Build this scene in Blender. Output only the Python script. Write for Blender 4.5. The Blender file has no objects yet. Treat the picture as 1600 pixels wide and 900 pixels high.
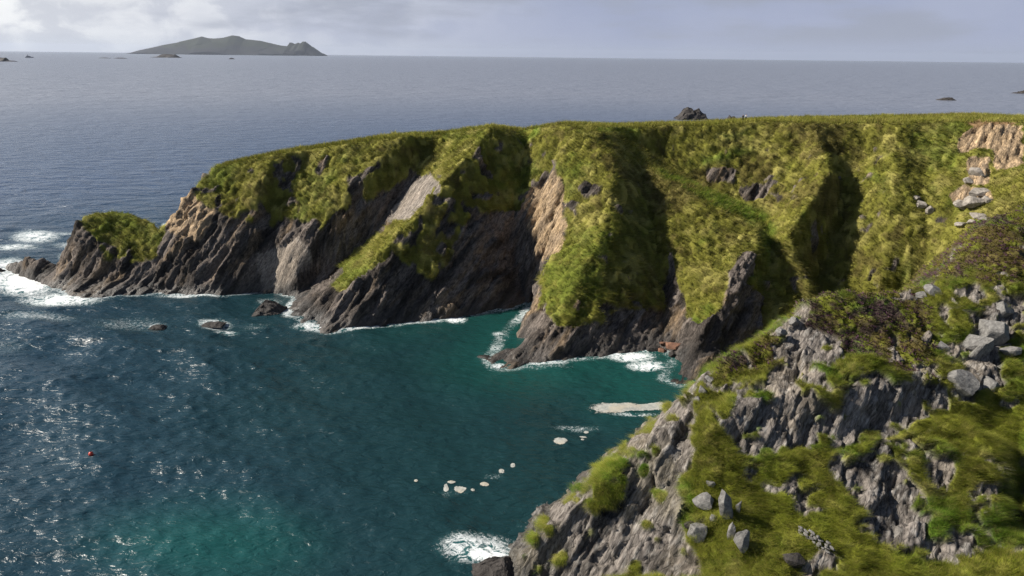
import bpy, math, random
import numpy as np
from mathutils import Vector, Matrix
from mathutils.geometry import delaunay_2d_cdt
R = math.radians
rng = np.random.default_rng(7)
random.seed(7)
scene = bpy.context.scene
C = scene.collection

# ------------------------------------------------------------------ camera
H, F = 60.0, 1100.0
PITCH, ROLL = math.atan(362/1100.), math.atan(18/1600.)
_fw = np.array([0, math.cos(PITCH), -math.sin(PITCH)])
_up0 = np.array([0, math.sin(PITCH), math.cos(PITCH)]); _rt0 = np.array([1., 0, 0])
_rt = math.cos(ROLL)*_rt0 + math.sin(ROLL)*_up0
_up = -math.sin(ROLL)*_rt0 + math.cos(ROLL)*_up0
cd = bpy.data.cameras.new('camera'); cam = bpy.data.objects.new('camera', cd); C.objects.link(cam)
cd.sensor_width = 36; cd.lens = F/1600*36; cd.clip_start = 0.5; cd.clip_end = 400000
cam.matrix_world = Matrix(((_rt[0], _up[0], -_fw[0], 0), (_rt[1], _up[1], -_fw[1], 0), (_rt[2], _up[2], -_fw[2], H), (0, 0, 0, 1)))
scene.camera = cam

# ------------------------------------------------------------------ light and sky
SUN_AZ, SUN_EL = R(-85), R(37)             # azimuth from +Y, negative = left of the view
SUN = np.array([math.sin(SUN_AZ)*math.cos(SUN_EL), math.cos(SUN_AZ)*math.cos(SUN_EL), math.sin(SUN_EL)])
sl = bpy.data.lights.new('sun', 'SUN'); sl.energy = 5.0; sl.angle = R(0.5); sl.color = (1, .94, .84)
so = bpy.data.objects.new('sun', sl); C.objects.link(so)
so.rotation_euler = Vector((-SUN[0], -SUN[1], -SUN[2])).to_track_quat('-Z', 'Y').to_euler(); so.location = (0, 0, 400)

class NT:
    """small helper to write node trees"""
    def __init__(s, nt): s.nt = nt; s.x = 0
    def n(s, t, **kw):
        nd = s.nt.nodes.new(t)
        ins = kw.pop('ins', {})
        for k, v in kw.items(): setattr(nd, k, v)
        for k, v in ins.items(): s.set(nd, k, v)
        return nd
    def set(s, nd, k, v):
        sock = nd.inputs[k]
        if isinstance(v, bpy.types.NodeSocket): s.nt.links.new(v, sock)
        else: sock.default_value = v
    def math(s, op, a, b=0.0, c=0.0, clamp=False):
        nd = s.n('ShaderNodeMath', operation=op, use_clamp=clamp)
        s.set(nd, 0, a); s.set(nd, 1, b); s.set(nd, 2, c)
        return nd.outputs[0]
    def mix(s, f, a, b, blend='MIX'):
        nd = s.n('ShaderNodeMix', data_type='RGBA', blend_type=blend)
        s.set(nd, 0, f); s.set(nd, 6, a); s.set(nd, 7, b)
        return nd.outputs[2]
    def noise(s, vec, scale, detail=4, rough=.55, dist=0.0):
        nd = s.n('ShaderNodeTexNoise', ins={'Scale': scale, 'Detail': detail, 'Roughness': rough, 'Distortion': dist})
        s.set(nd, 'Vector', vec)
        return nd.outputs[0]
    def ramp(s, f, a, b, lo=0., hi=1.):
        nd = s.n('ShaderNodeMapRange', ins={1: a, 2: b, 3: lo, 4: hi}, interpolation_type='SMOOTHSTEP')
        s.set(nd, 0, f)
        return nd.outputs[0]

world = bpy.data.worlds.new('World'); scene.world = world; world.use_nodes = True
w = NT(world.node_tree); world.node_tree.nodes.clear()
sky = w.n('ShaderNodeTexSky', sky_type='NISHITA', sun_disc=False, sun_elevation=SUN_EL, sun_rotation=SUN_AZ,
          altitude=50, air_density=1.0, dust_density=1.0, ozone_density=1.5)
gen = w.n('ShaderNodeTexCoord').outputs['Generated']
sep = w.n('ShaderNodeSeparateXYZ'); w.set(sep, 0, gen)
dz = w.math('MAXIMUM', sep.outputs[2], 0.0)
den = w.math('ADD', dz, 0.11)
cx = w.math('DIVIDE', sep.outputs[0], den); cy = w.math('DIVIDE', sep.outputs[1], den)
cv = w.n('ShaderNodeCombineXYZ'); w.set(cv, 0, cx); w.set(cv, 1, cy)
cover_n = w.noise(cv.outputs[0], 0.33, 7, .55, .25)
dirv = w.n('ShaderNodeMapping'); w.set(dirv, 0, gen); dirv.inputs['Scale'].default_value = (1, 1, 1.8); dirv.inputs['Location'].default_value = (17, 6, 3)
puff = w.noise(dirv.outputs[0], 15.0, 9, .55, .3)
puff_big = w.noise(dirv.outputs[0], 5.5, 5, .5, .2)
# how near to the sun's side of the sky: clouds there are lit white, those opposite are grey rain cloud
dotn = w.n('ShaderNodeVectorMath', operation='DOT_PRODUCT'); w.set(dotn, 0, gen); dotn.inputs[1].default_value = tuple(SUN)
sunside = w.ramp(dotn.outputs['Value'], 0.02, 0.60)
lit = w.math('MULTIPLY', w.ramp(puff, .42, .58, .1, 1.0), w.ramp(puff_big, .34, .60, .35, 1.0))
white = w.mix(lit, (.42, .435, .475, 1), (.68, .685, .68, 1))
bankv = w.n('ShaderNodeMapping'); w.set(bankv, 0, gen); bankv.inputs['Scale'].default_value = (1, 1, 4.5); bankv.inputs['Location'].default_value = (31, 8, 1)
bank = w.noise(bankv.outputs[0], 4.0, 6, .5, .15)
grey = w.mix(w.ramp(puff_big, .35, .65), (.240, .270, .38, 1), (.270, .298, .40, 1))
cloud = w.mix(sunside, grey, white)
cloud = w.mix(w.math('MULTIPLY', w.ramp(bank, .47, .62, 0, .8), w.ramp(dz, .008, .03)), cloud, (.235, .255, .315, 1))
low = w.ramp(dz, 0.04, 0.24, 1.0, 0.0)                       # bank of cloud near the horizon
cover = w.math('MAXIMUM', low, w.ramp(cover_n, .56, .72, 0, .55))
skyc = w.n('ShaderNodeMix', data_type='RGBA', blend_type='MULTIPLY', ins={0: 1.0}); w.set(skyc, 6, sky.outputs[0]); skyc.inputs[7].default_value = (.052, .052, .052, 1)
tot = w.mix(cover, skyc.outputs[2], cloud)
bg = w.n('ShaderNodeBackground', ins={'Strength': 1.0}); w.set(bg, 'Color', tot)
# the Nishita colour is scaled by .052 above, so its strength in the picture is 0.052
wo = w.n('ShaderNodeOutputWorld'); w.set(wo, 0, bg.outputs[0])

vs = scene.view_settings
vs.view_transform = 'Standard'; vs.look = 'None'; vs.gamma = 1; vs.use_curve_mapping = False; vs.exposure = 0.6
scene.cycles.use_denoising = True; scene.cycles.use_adaptive_sampling = False; scene.cycles.denoising_prefilter = 'NONE'
scene.cycles.max_bounces = 5; scene.cycles.diffuse_bounces = 1; scene.cycles.glossy_bounces = 3
scene.cycles.transmission_bounces = 3; scene.cycles.volume_bounces = 0
scene.cycles.sample_clamp_indirect = 4; scene.cycles.sample_clamp_direct = 1.6

# ------------------------------------------------------------------ pixel <-> world
def ray(u, v): return _fw + (u-800)/F*_rt - (v-450)/F*_up
def at_z(u, v, z=0.0):
    d = ray(u, v); return d*((z-H)/d[2]) + np.array([0, 0, H])
def at_y(u, v, y):
    d = ray(u, v); return d*(y/d[1]) + np.array([0, 0, H])
def proj(P):
    q = P - np.array([0, 0, H]); wd = q @ _fw; wd = np.where(np.abs(wd) < 1e-3, 1e-3, wd)
    return 800 + F*(q @ _rt)/wd, 450 - F*(q @ _up)/wd

# ------------------------------------------------------------------ numpy noise
def _hash(ix, iy, iz, seed):
    h = (ix.astype(np.int64)*374761393 + iy.astype(np.int64)*668265263 + iz.astype(np.int64)*2147483647 + seed*1274126177) & 0xffffffff
    h = ((h ^ (h >> 13))*1274126177) & 0xffffffff
    h = ((h ^ (h >> 16))*2246822519) & 0xffffffff
    return (h ^ (h >> 15)).astype(np.float64)/4294967295.0
def vnoise(P, seed=0):
    i = np.floor(P).astype(np.int64); f = P - i; f = f*f*f*(f*(f*6-15)+10)
    out = 0
    for dx in (0, 1):
        wx = f[:, 0] if dx else 1-f[:, 0]
        for dy in (0, 1):
            wy = f[:, 1] if dy else 1-f[:, 1]
            for dzz in (0, 1):
                wz = f[:, 2] if dzz else 1-f[:, 2]
                out = out + wx*wy*wz*_hash(i[:, 0]+dx, i[:, 1]+dy, i[:, 2]+dzz, seed)
    return out*2-1
def fbm(P, scale, octv=4, seed=0, gain=.5, lac=2.03):
    a, s, tot, n = 1., 1./scale, 0., 0.
    for k in range(octv):
        tot = tot + a*vnoise(P*s + 17.3*k, seed+k); n += a; a *= gain; s *= lac
    return tot/n
def ridged(P, scale, octv=4, seed=0, gain=.5):
    a, s, tot, n = 1., 1./scale, 0., 0.
    for k in range(octv):
        tot = tot + a*(1-2*np.abs(vnoise(P*s + 11.1*k, seed+k))); n += a; a *= gain; s *= 2.03
    return tot/n
def voro(P, scale, seed=0, want_cell=False, chunk=60000):
    """distance to the nearest and second nearest cell point, random value and offset of the cell"""
    N = len(P); f1 = np.empty(N); f2 = np.empty(N); val = np.empty(N); off = np.empty((N, 3)); vec = np.empty((N, 3))
    for a in range(0, N, chunk):
        Q = P[a:a+chunk]/scale; i = np.floor(Q).astype(np.int64)
        n = len(Q); b1 = np.full(n, 9.); b2 = np.full(n, 9.); bv = np.zeros(n); bo = np.zeros((n, 3)); br = np.zeros((n, 3))
        for dx in (-1, 0, 1):
            for dy in (-1, 0, 1):
                for dzz in (-1, 0, 1):
                    jx, jy, jz = i[:, 0]+dx, i[:, 1]+dy, i[:, 2]+dzz
                    hx, hy, hz = _hash(jx, jy, jz, seed), _hash(jx, jy, jz, seed+1), _hash(jx, jy, jz, seed+2)
                    v_ = np.stack([Q[:, 0]-jx-hx, Q[:, 1]-jy-hy, Q[:, 2]-jz-hz], 1)
                    d = np.sqrt((v_**2).sum(1)); m = d < b1
                    b2 = np.where(m, b1, np.minimum(b2, d)); b1 = np.where(m, d, b1)
                    bv = np.where(m, _hash(jx, jy, jz, seed+3), bv)
                    bo[m] = v_[m]; br[m] = np.stack([hx, hy, hz], 1)[m]*2-1
        f1[a:a+chunk] = b1; f2[a:a+chunk] = b2; val[a:a+chunk] = bv; off[a:a+chunk] = bo; vec[a:a+chunk] = br
    return f1, f2, val, off, vec
def blocks(P, normal, thick, length, seed):
    """slabs of bedded rock broken by joints: a random offset per block and the distance to its edge"""
    n_ = np.asarray(normal)/np.linalg.norm(normal); t_ = np.cross(n_, [.1, .3, .95]); t_ /= np.linalg.norm(t_)
    s = P @ n_/thick + .55*fbm(P, thick*4, 3, seed) + .18*fbm(P, thick*.7, 3, seed+1); i = np.floor(s)
    q = P @ t_/length + 7*_hash(i, i*0, i*0, seed+2) + .5*fbm(P, length*.8, 3, seed+3); j = np.floor(q)
    e = np.minimum(np.minimum(s-i, 1-s+i)*thick, np.minimum(q-j, 1-q+j)*length)
    return _hash(i, j, i*0, seed+4)*.6+_hash(i, i*0, i*0, seed+5)*.4-.5, e
def smooth(a, b, x):
    t = np.clip((x-a)/(b-a), 0, 1); return t*t*(3-2*t)
def inpoly(u, v, poly):
    ins = np.zeros(len(u), bool); n = len(poly)
    for k in range(n):
        x0, y0 = poly[k]; x1, y1 = poly[(k+1) % n]
        if y0 == y1: continue
        ins ^= ((y0 > v) != (y1 > v)) & (u < (x1-x0)*(v-y0)/(y1-y0)+x0)
    return ins
def poly_dist(u, v, line, closed=False):
    """distance in pixels to a polyline"""
    best = np.full(len(u), 1e9); L = list(line) + ([line[0]] if closed else [])
    for (x0, y0), (x1, y1) in zip(L[:-1], L[1:]):
        dx, dy = x1-x0, y1-y0; t = np.clip(((u-x0)*dx+(v-y0)*dy)/(dx*dx+dy*dy+1e-9), 0, 1)
        best = np.minimum(best, np.hypot(u-x0-t*dx, v-y0-t*dy))
    return best

# ------------------------------------------------------------------ object helpers
def tag(o, label=None, cat=None, group=None, kind=None):
    for k, v_ in (('label', label), ('category', cat), ('group', group), ('kind', kind)):
        if v_: o[k] = v_
    return o
def mesh_np(name, V, faces, mat, parent=None, smooth_=True, cols=None, attrs=None):
    """faces: (n,3) or (n,4) int array; one mesh object"""
    me = bpy.data.meshes.new(name); V = np.asarray(V, np.float32); faces = np.asarray(faces, np.int32); k = faces.shape[1]
    me.vertices.add(len(V)); me.vertices.foreach_set('co', V.ravel())
    me.loops.add(faces.size); me.loops.foreach_set('vertex_index', faces.ravel())
    me.polygons.add(len(faces)); me.polygons.foreach_set('loop_start', np.arange(0, faces.size, k, dtype=np.int32))
    try: me.polygons.foreach_set('loop_total', np.full(len(faces), k, np.int32))
    except Exception: pass
    me.update(calc_edges=True)
    me.polygons.foreach_set('use_smooth', np.full(len(faces), smooth_, bool))
    if cols is not None:
        a = me.color_attributes.new('col', 'FLOAT_COLOR', 'POINT')
        a.data.foreach_set('color', np.concatenate([cols, np.ones((len(cols), 1))], 1).astype(np.float32).ravel())
    for an, av in (attrs or {}).items():
        a = me.attributes.new(an, 'FLOAT', 'POINT'); a.data.foreach_set('value', np.asarray(av, np.float32))
    me.materials.append(mat)
    o = bpy.data.objects.new(name, me); C.objects.link(o)
    if parent: o.parent = parent
    return o
def empty(name, loc):
    o = bpy.data.objects.new(name, None); C.objects.link(o); o.location = loc; o.empty_display_size = .3
    return o

# ------------------------------------------------------------------ materials
def newmat(name):
    m = bpy.data.materials.new(name); m.use_nodes = True; m.node_tree.nodes.clear()
    t = NT(m.node_tree); out = t.n('ShaderNodeOutputMaterial')
    return m, t, out
def mat_land():
    """albedo from the vertex attribute 'col', attribute 'grass' switches relief between turf and rock"""
    m, t, out = newmat('land')
    col = t.n('ShaderNodeAttribute', attribute_name='col').outputs['Color']
    g = t.n('ShaderNodeAttribute', attribute_name='grass').outputs['Fac']
    wet = t.n('ShaderNodeAttribute', attribute_name='wet').outputs['Fac']
    sc_ = t.n('ShaderNodeAttribute', attribute_name='fine').outputs['Fac']      # 0 far headland, 1 near cliff
    pos = t.n('ShaderNodeNewGeometry').outputs['Position']
    n1 = t.noise(pos, 2.2, 8, .65, .3); n2 = t.noise(pos, .55, 5, .6, .4); n3 = t.noise(pos, 9, 5, .7)
    bd = (.846, -.394, -.360)                                              # the beds dip this way
    dt = t.n('ShaderNodeVectorMath', operation='DOT_PRODUCT'); t.set(dt, 0, pos); dt.inputs[1].default_value = bd
    sc2 = t.n('ShaderNodeVectorMath', operation='SCALE'); sc2.inputs[0].default_value = bd; t.set(sc2, 3, t.math('MULTIPLY', dt.outputs['Value'], 3.2))
    mp = t.n('ShaderNodeVectorMath', operation='ADD'); t.set(mp, 0, pos); t.set(mp, 1, sc2.outputs[0])
    st = t.noise(mp.outputs[0], .75, 9, .70, .5)
    vo = t.n('ShaderNodeTexVoronoi', feature='DISTANCE_TO_EDGE', ins={'Scale': .42}); t.set(vo, 'Vector', mp.outputs[0])
    crack = t.ramp(vo.outputs[0], 0.0, 0.05)
    k = t.math('ADD', .35, t.math('MULTIPLY', n1, .75)); k = t.math('ADD', k, t.math('MULTIPLY', n2, .55))
    rk = t.math('MULTIPLY', t.ramp(st, .28, .74, .35, 1.65), t.math('ADD', .7, t.math('MULTIPLY', crack, .3)))
    lich = t.math('MULTIPLY', t.ramp(n3, .57, .68), t.ramp(n2, .42, .6))
    rc = t.n('ShaderNodeVectorMath', operation='SCALE'); t.set(rc, 0, col); t.set(rc, 3, rk)
    rcl = t.mix(t.math('MULTIPLY', lich, t.math('MULTIPLY', sc_, .75)), rc.outputs[0], (.40, .38, .35, 1))
    gc = t.n('ShaderNodeVectorMath', operation='SCALE'); t.set(gc, 0, col); t.set(gc, 3, k)
    base = t.mix(g, rcl, gc.outputs[0])
    hrock = t.math('ADD', t.math('MULTIPLY', st, .55), t.math('MULTIPLY', n3, .12)); hrock = t.math('ADD', hrock, t.math('MULTIPLY', crack, .2))
    hgr = t.math('ADD', t.math('MULTIPLY', n1, .5), t.math('MULTIPLY', n3, .3))
    hm = t.n('ShaderNodeMix', data_type='FLOAT'); t.set(hm, 0, g); hrock = t.math('MULTIPLY', hrock, t.math('SUBTRACT', 1.0, t.math('MULTIPLY', sc_, .5))); t.set(hm, 2, hrock); t.set(hm, 3, hgr)
    bp = t.n('ShaderNodeBump', ins={'Strength': .9, 'Distance': .7}); t.set(bp, 'Height', hm.outputs[0])
    b = t.n('ShaderNodeBsdfPrincipled'); t.set(b, 'Base Color', base); t.set(b, 'Normal', bp.outputs[0])
    t.set(b, 'Roughness', t.math('SUBTRACT', .92, t.math('MULTIPLY', wet, .42)))
    t.set(b, 'Specular IOR Level', t.math('ADD', .12, t.math('MULTIPLY', wet, .35)))
    t.set(out, 0, b.outputs[0]); return m
def mat_blade(name, even):
    m, t, out = newmat(name)
    col = t.n('ShaderNodeAttribute', attribute_name='col').outputs['Color']
    nr = t.n('ShaderNodeAttribute', attribute_name='turf').outputs['Vector']
    ng = t.n('ShaderNodeNewGeometry').outputs['Normal']
    mxn = t.n('ShaderNodeMix', data_type='VECTOR', ins={0: even}); t.set(mxn, 4, ng); t.set(mxn, 5, nr)
    d = t.n('ShaderNodeBsdfDiffuse'); t.set(d, 'Color', col); t.set(d, 'Normal', mxn.outputs[1])
    tr = t.n('ShaderNodeBsdfTranslucent'); t.set(tr, 'Color', col)
    mx = t.n('ShaderNodeMixShader', ins={0: .2}); t.set(mx, 1, d.outputs[0]); t.set(mx, 2, tr.outputs[0])
    t.set(out, 0, mx.outputs[0]); return m
def mat_rock(name, c1, c2, rough=.9, scale=1.5, lichen=.5, bump=.5):
    m, t, out = newmat(name)
    pos = t.n('ShaderNodeNewGeometry').outputs['Position']
    n1 = t.noise(pos, scale, 8, .68, .5); n2 = t.noise(pos, scale*6, 5, .7)
    c = t.mix(t.ramp(n1, .3, .72), (*c1, 1), (*c2, 1))
    c = t.mix(t.math('MULTIPLY', t.ramp(n2, .58, .7), lichen), c, (.46, .44, .40, 1))
    bp = t.n('ShaderNodeBump', ins={'Strength': .9, 'Distance': bump}); t.set(bp, 'Height', t.math('ADD', n1, t.math('MULTIPLY', n2, .25)))
    b = t.n('ShaderNodeBsdfPrincipled', ins={'Roughness': rough, 'Specular IOR Level': .2}); t.set(b, 'Base Color', c); t.set(b, 'Normal', bp.outputs[0])
    t.set(out, 0, b.outputs[0]); return m
def mat_plain(name, c, rough=.7, var=.25, scale=8):
    m, t, out = newmat(name)
    pos = t.n('ShaderNodeNewGeometry').outputs['Position']; n1 = t.noise(pos, scale, 5)
    cc = t.mix(n1, tuple(x*(1-var) for x in c)+(1,), tuple(min(1, x*(1+var)) for x in c)+(1,))
    b = t.n('ShaderNodeBsdfPrincipled', ins={'Roughness': rough}); t.set(b, 'Base Color', cc)
    t.set(out, 0, b.outputs[0]); return m
def mat_foam():
    m, t, out = newmat('sea_foam')
    pos = t.n('ShaderNodeNewGeometry').outputs['Position']
    rim = t.n('ShaderNodeAttribute', attribute_name='rim').outputs['Fac']
    n1 = t.noise(pos, 1.3, 9, .72, .8); n2 = t.noise(pos, .25, 4); n3 = t.noise(pos, 5, 6, .7, .5)
    c = t.mix(t.ramp(n1, .3, .7), (.24, .25, .23, 1), (.46, .45, .41, 1)); c = t.mix(t.ramp(n2, .45, .65, 0, .6), c, (.46, .40, .30, 1))
    bp = t.n('ShaderNodeBump', ins={'Strength': .6, 'Distance': .2}); t.set(bp, 'Height', n1)
    b = t.n('ShaderNodeBsdfPrincipled', ins={'Roughness': .9, 'Specular IOR Level': .1}); t.set(b, 'Base Color', c); t.set(b, 'Normal', bp.outputs[0])
    f = t.math('ADD', rim, t.math('MULTIPLY', t.math('SUBTRACT', n1, .5), 1.5)); f = t.math('ADD', f, t.math('MULTIPLY', t.math('SUBTRACT', n3, .5), 1.0))
    t.set(b, 'Alpha', t.ramp(f, .16, .42))
    t.set(out, 0, b.outputs[0]); return m
def mat_water():
    m, t, out = newmat('sea_water')
    pos = t.n('ShaderNodeNewGeometry').outputs['Position']
    shal = t.n('ShaderNodeAttribute', attribute_name='shallow').outputs['Fac']
    foam = t.n('ShaderNodeAttribute', attribute_name='foam').outputs['Fac']
    cd_ = t.n('ShaderNodeVectorMath', operation='LENGTH'); t.set(cd_, 0, pos)       # metres from the foot of the viewpoint
    dist = cd_.outputs['Value']
    big = t.noise(pos, .012, 4, .5, .5)
    base = t.mix(big, (.007, .026, .030, 1), (.009, .034, .036, 1))
    base = t.mix(shal, base, (.008, .070, .056, 1))
    opn = t.n('ShaderNodeAttribute', attribute_name='open_water').outputs['Fac']
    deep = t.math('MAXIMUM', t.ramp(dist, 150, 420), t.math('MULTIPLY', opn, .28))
    base = t.mix(deep, base, (.026, .055, .115, 1)); base = t.mix(t.ramp(dist, 220, 1300), base, (.19, .20, .24, 1))  # pale grey far out: silvery sky sheen painted into the water's base colour
    mp = t.n('ShaderNodeMapping', ins={'Rotation': (0, 0, R(-22)), 'Scale': (.55, 1.25, 1)}); t.set(mp, 0, pos)
    mp2 = t.n('ShaderNodeMapping', ins={'Rotation': (0, 0, R(-10)), 'Scale': (.55, 1.15, 1)}); t.set(mp2, 0, pos)
    w1 = t.noise(mp.outputs[0], 1.0, 4, .5, .6)                 # ripples
    w5 = t.noise(mp.outputs[0], .30, 3, .5, .5)                 # chop
    w4 = t.noise(mp2.outputs[0], .115, 4, .55, .4)              # waves of the open sea
    w6 = t.noise(mp2.outputs[0], .022, 4, .6, .3)               # swell, far out
    mid = t.ramp(dist, 110, 260); far = t.ramp(dist, 350, 1500)
    h = t.math('ADD', t.math('MULTIPLY', w1, .36), t.math('MULTIPLY', w5, .42))
    h = t.math('ADD', h, t.math('MULTIPLY', w4, t.math('MULTIPLY', mid, 3.4))); h = t.math('ADD', h, t.math('MULTIPLY', w6, t.math('MULTIPLY', far, 14.0)))
    bp = t.n('ShaderNodeBump', ins={'Strength': 1.0, 'Distance': 1.0}); t.set(bp, 'Height', h)
    b = t.n('ShaderNodeBsdfPrincipled', ins={'IOR': 1.333})
    # foam: torn lace
    f1 = t.noise(pos, .55, 9, .72, 1.2); f2 = t.noise(pos, 2.4, 6, .7, .8)
    lace = t.math('ABSOLUTE', t.math('SUBTRACT', f1, .5)); lace = t.ramp(lace, .0, .07, 1, 0)
    fm = t.math('ADD', foam, t.math('MULTIPLY', t.math('SUBTRACT', f1, .5), 1.7)); fm = t.math('ADD', fm, t.math('MULTIPLY', t.math('SUBTRACT', f2, .5), .9))
    solid = t.ramp(fm, .52, .78)
    wisp = t.math('MULTIPLY', lace, t.ramp(t.math('ADD', foam, t.math('MULTIPLY', t.math('SUBTRACT', f2, .5), .8)), .22, .5))
    fmask = t.math('MULTIPLY', t.math('MAXIMUM', solid, t.math('MULTIPLY', wisp, .8)), t.ramp(foam, 0.03, .12))
    base2 = t.mix(t.ramp(foam, .1, .9, 0, .55), base, (.05, .20, .20, 1))
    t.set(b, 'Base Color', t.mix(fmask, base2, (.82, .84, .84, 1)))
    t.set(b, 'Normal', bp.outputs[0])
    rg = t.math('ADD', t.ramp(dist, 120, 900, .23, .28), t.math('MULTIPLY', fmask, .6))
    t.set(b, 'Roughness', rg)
    t.set(out, 0, b.outputs[0]); return m
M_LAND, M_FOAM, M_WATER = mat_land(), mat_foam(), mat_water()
M_BLADE = mat_blade('tussock_blades', .4); M_TURF = mat_blade('turf_blades', .62)
M_SKERRY = mat_rock('dark_sea_rock', (.030, .026, .024), (.085, .075, .068), .7, .5, .12, .8)
M_BOULD = mat_rock('grey_boulder', (.10, .095, .09), (.24, .23, .215), .9, 2.2, .8, .15)
M_RED = mat_rock('reddish_boulder', (.10, .05, .035), (.26, .14, .09), .75, 1.2, .2, .3)
M_PALE = mat_rock('pale_outcrop', (.17, .15, .13), (.40, .36, .31), .9, 1.3, .5, .3)

# ------------------------------------------------------------------ terrain from break lines
def tin(lines, x0, x1, y0, y1, step):
    """lines: lists of (x,y,z) break lines -> height grid"""
    pts, edges, Z = [], [], []
    for L in lines:
        s = len(pts)
        for p in L: pts.append(Vector((p[0], p[1]))); Z.append(p[2])
        edges += [(s+i, s+i+1) for i in range(len(L)-1)]
    ov, oe, of, mv, me_, mf = delaunay_2d_cdt(pts, edges, [], 0, 1e-4)
    V = np.array([[a.x, a.y] for a in ov]); z = np.zeros(len(V)); P = np.array([[a.x, a.y] for a in pts]); Zs = np.array(Z)
    for i, orig in enumerate(mv):
        if orig: z[i] = np.mean([Zs[j] for j in orig])
        else:
            d = np.hypot(P[:, 0]-V[i, 0], P[:, 1]-V[i, 1]); k = np.argsort(d)[:3]; wt = 1/(d[k]+.01); z[i] = (Zs[k]*wt).sum()/wt.sum()
    xs = np.arange(x0, x1+step/2, step); ys = np.arange(y0, y1+step/2, step); G = np.full((len(ys), len(xs)), -15.)
    for f in of:
        a, b, c = f[0], f[1], f[2]
        A, B, Cc = V[a], V[b], V[c]
        i0, i1 = np.searchsorted(xs, min(A[0], B[0], Cc[0])-1e-6), np.searchsorted(xs, max(A[0], B[0], Cc[0])+1e-6)
        j0, j1 = np.searchsorted(ys, min(A[1], B[1], Cc[1])-1e-6), np.searchsorted(ys, max(A[1], B[1], Cc[1])+1e-6)
        if i1 <= i0 or j1 <= j0: continue
        X, Y = np.meshgrid(xs[i0:i1], ys[j0:j1]); den_ = (B[1]-Cc[1])*(A[0]-Cc[0])+(Cc[0]-B[0])*(A[1]-Cc[1])
        if abs(den_) < 1e-9: continue
        l1 = ((B[1]-Cc[1])*(X-Cc[0])+(Cc[0]-B[0])*(Y-Cc[1]))/den_; l2 = ((Cc[1]-A[1])*(X-Cc[0])+(A[0]-Cc[0])*(Y-Cc[1]))/den_; l3 = 1-l1-l2
        m = (l1 >= -1e-6) & (l2 >= -1e-6) & (l3 >= -1e-6)
        G[j0:j1, i0:i1][m] = (l1*z[a]+l2*z[b]+l3*z[c])[m]
    return xs, ys, G
def blur(G, sig):
    r = int(sig*3)+1; k = np.exp(-.5*(np.arange(-r, r+1)/sig)**2); k /= k.sum()
    for ax in (0, 1):
        pad = np.pad(G, [(r, r) if a == ax else (0, 0) for a in (0, 1)], mode='edge')
        G = sum(k[i]*(pad[i:i+G.shape[0]] if ax == 0 else pad[:, i:i+G.shape[1]]) for i in range(2*r+1))
    return G
def grid_normals(P):
    du = np.gradient(P, axis=1); dv = np.gradient(P, axis=0); n = np.cross(du, dv)
    return n/np.maximum(np.linalg.norm(n, axis=2, keepdims=True), 1e-9)
def W(*uv): return [at_z(u, v, 0.) for u, v in uv]
def Ls(*uvy): return [at_y(u, v, y) for u, v, y in uvy]

# --- headland (u, v in photo pixels; third value = metres ahead of the viewpoint)
shore = W((10,414),(40,424),(85,450),(118,463),(150,465),(200,462),(250,459),(300,462),(345,462),(375,459),(400,456),(428,457),(448,461),(464,463),(452,478),(450,496),(475,507),(510,517),(550,514),(600,508),(650,503),(690,499),(720,494),(760,488),(800,480),(822,470),(834,468),(818,491),(793,514),(762,560),(772,572),(800,573),(840,568),(880,568),(905,562),(950,556),(985,548),(1012,546),(1040,546),(1052,562),(1035,592),(1060,599),(1095,598),(1160,577),(1200,562),(1245,547),(1300,532),(1360,522),(1430,510))
sea_in = []
for p in shore:
    sea_in.append(np.array([p[0]-1.0, p[1]-5, -6.]))
brow = Ls((335,264,197),(400,247,197),(432,242,197),(450,239,198),(488,233,203),(520,228,200),(600,218,199),(636,215,198),(660,213,203),(690,210,206),(720,207,203),(770,198,198),(800,203,202),(815,205,206),(840,201,203),(880,194,197),(915,196,200),(950,198,203),(990,199,207),(1040,197,209),(1090,197,208),(1200,190,206),(1270,193,201),(1300,194,201),(1345,193,201),(1400,192,194),(1450,191,194),(1530,192,190),(1600,190,187),(1700,189,184))
back = Ls((338,259,206),(450,234,212),(600,212,216),(700,206,218),(770,196,208),(815,202,216),(880,192,210),(950,194.5,226),(1100,190.5,230),(1200,185,232),(1400,181,234),(1600,178.5,234),(1700,178,230))
fall = [np.array([p[0]*1.05, p[1]+22, -8.]) for p in back]
hid = [np.array([p[0]*1.03-3, p[1]+dy, -6.]) for p, dy in zip(Ls((4,412,201),(40,398,194),(88,411,190),(128,341,192),(175,329,196),(205,331,196),(235,342,192),(262,364,186),(285,324,191),(300,300,194),(318,277,198)), (5,7,7,9,10,10,9,8,9,11,13))]
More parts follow.
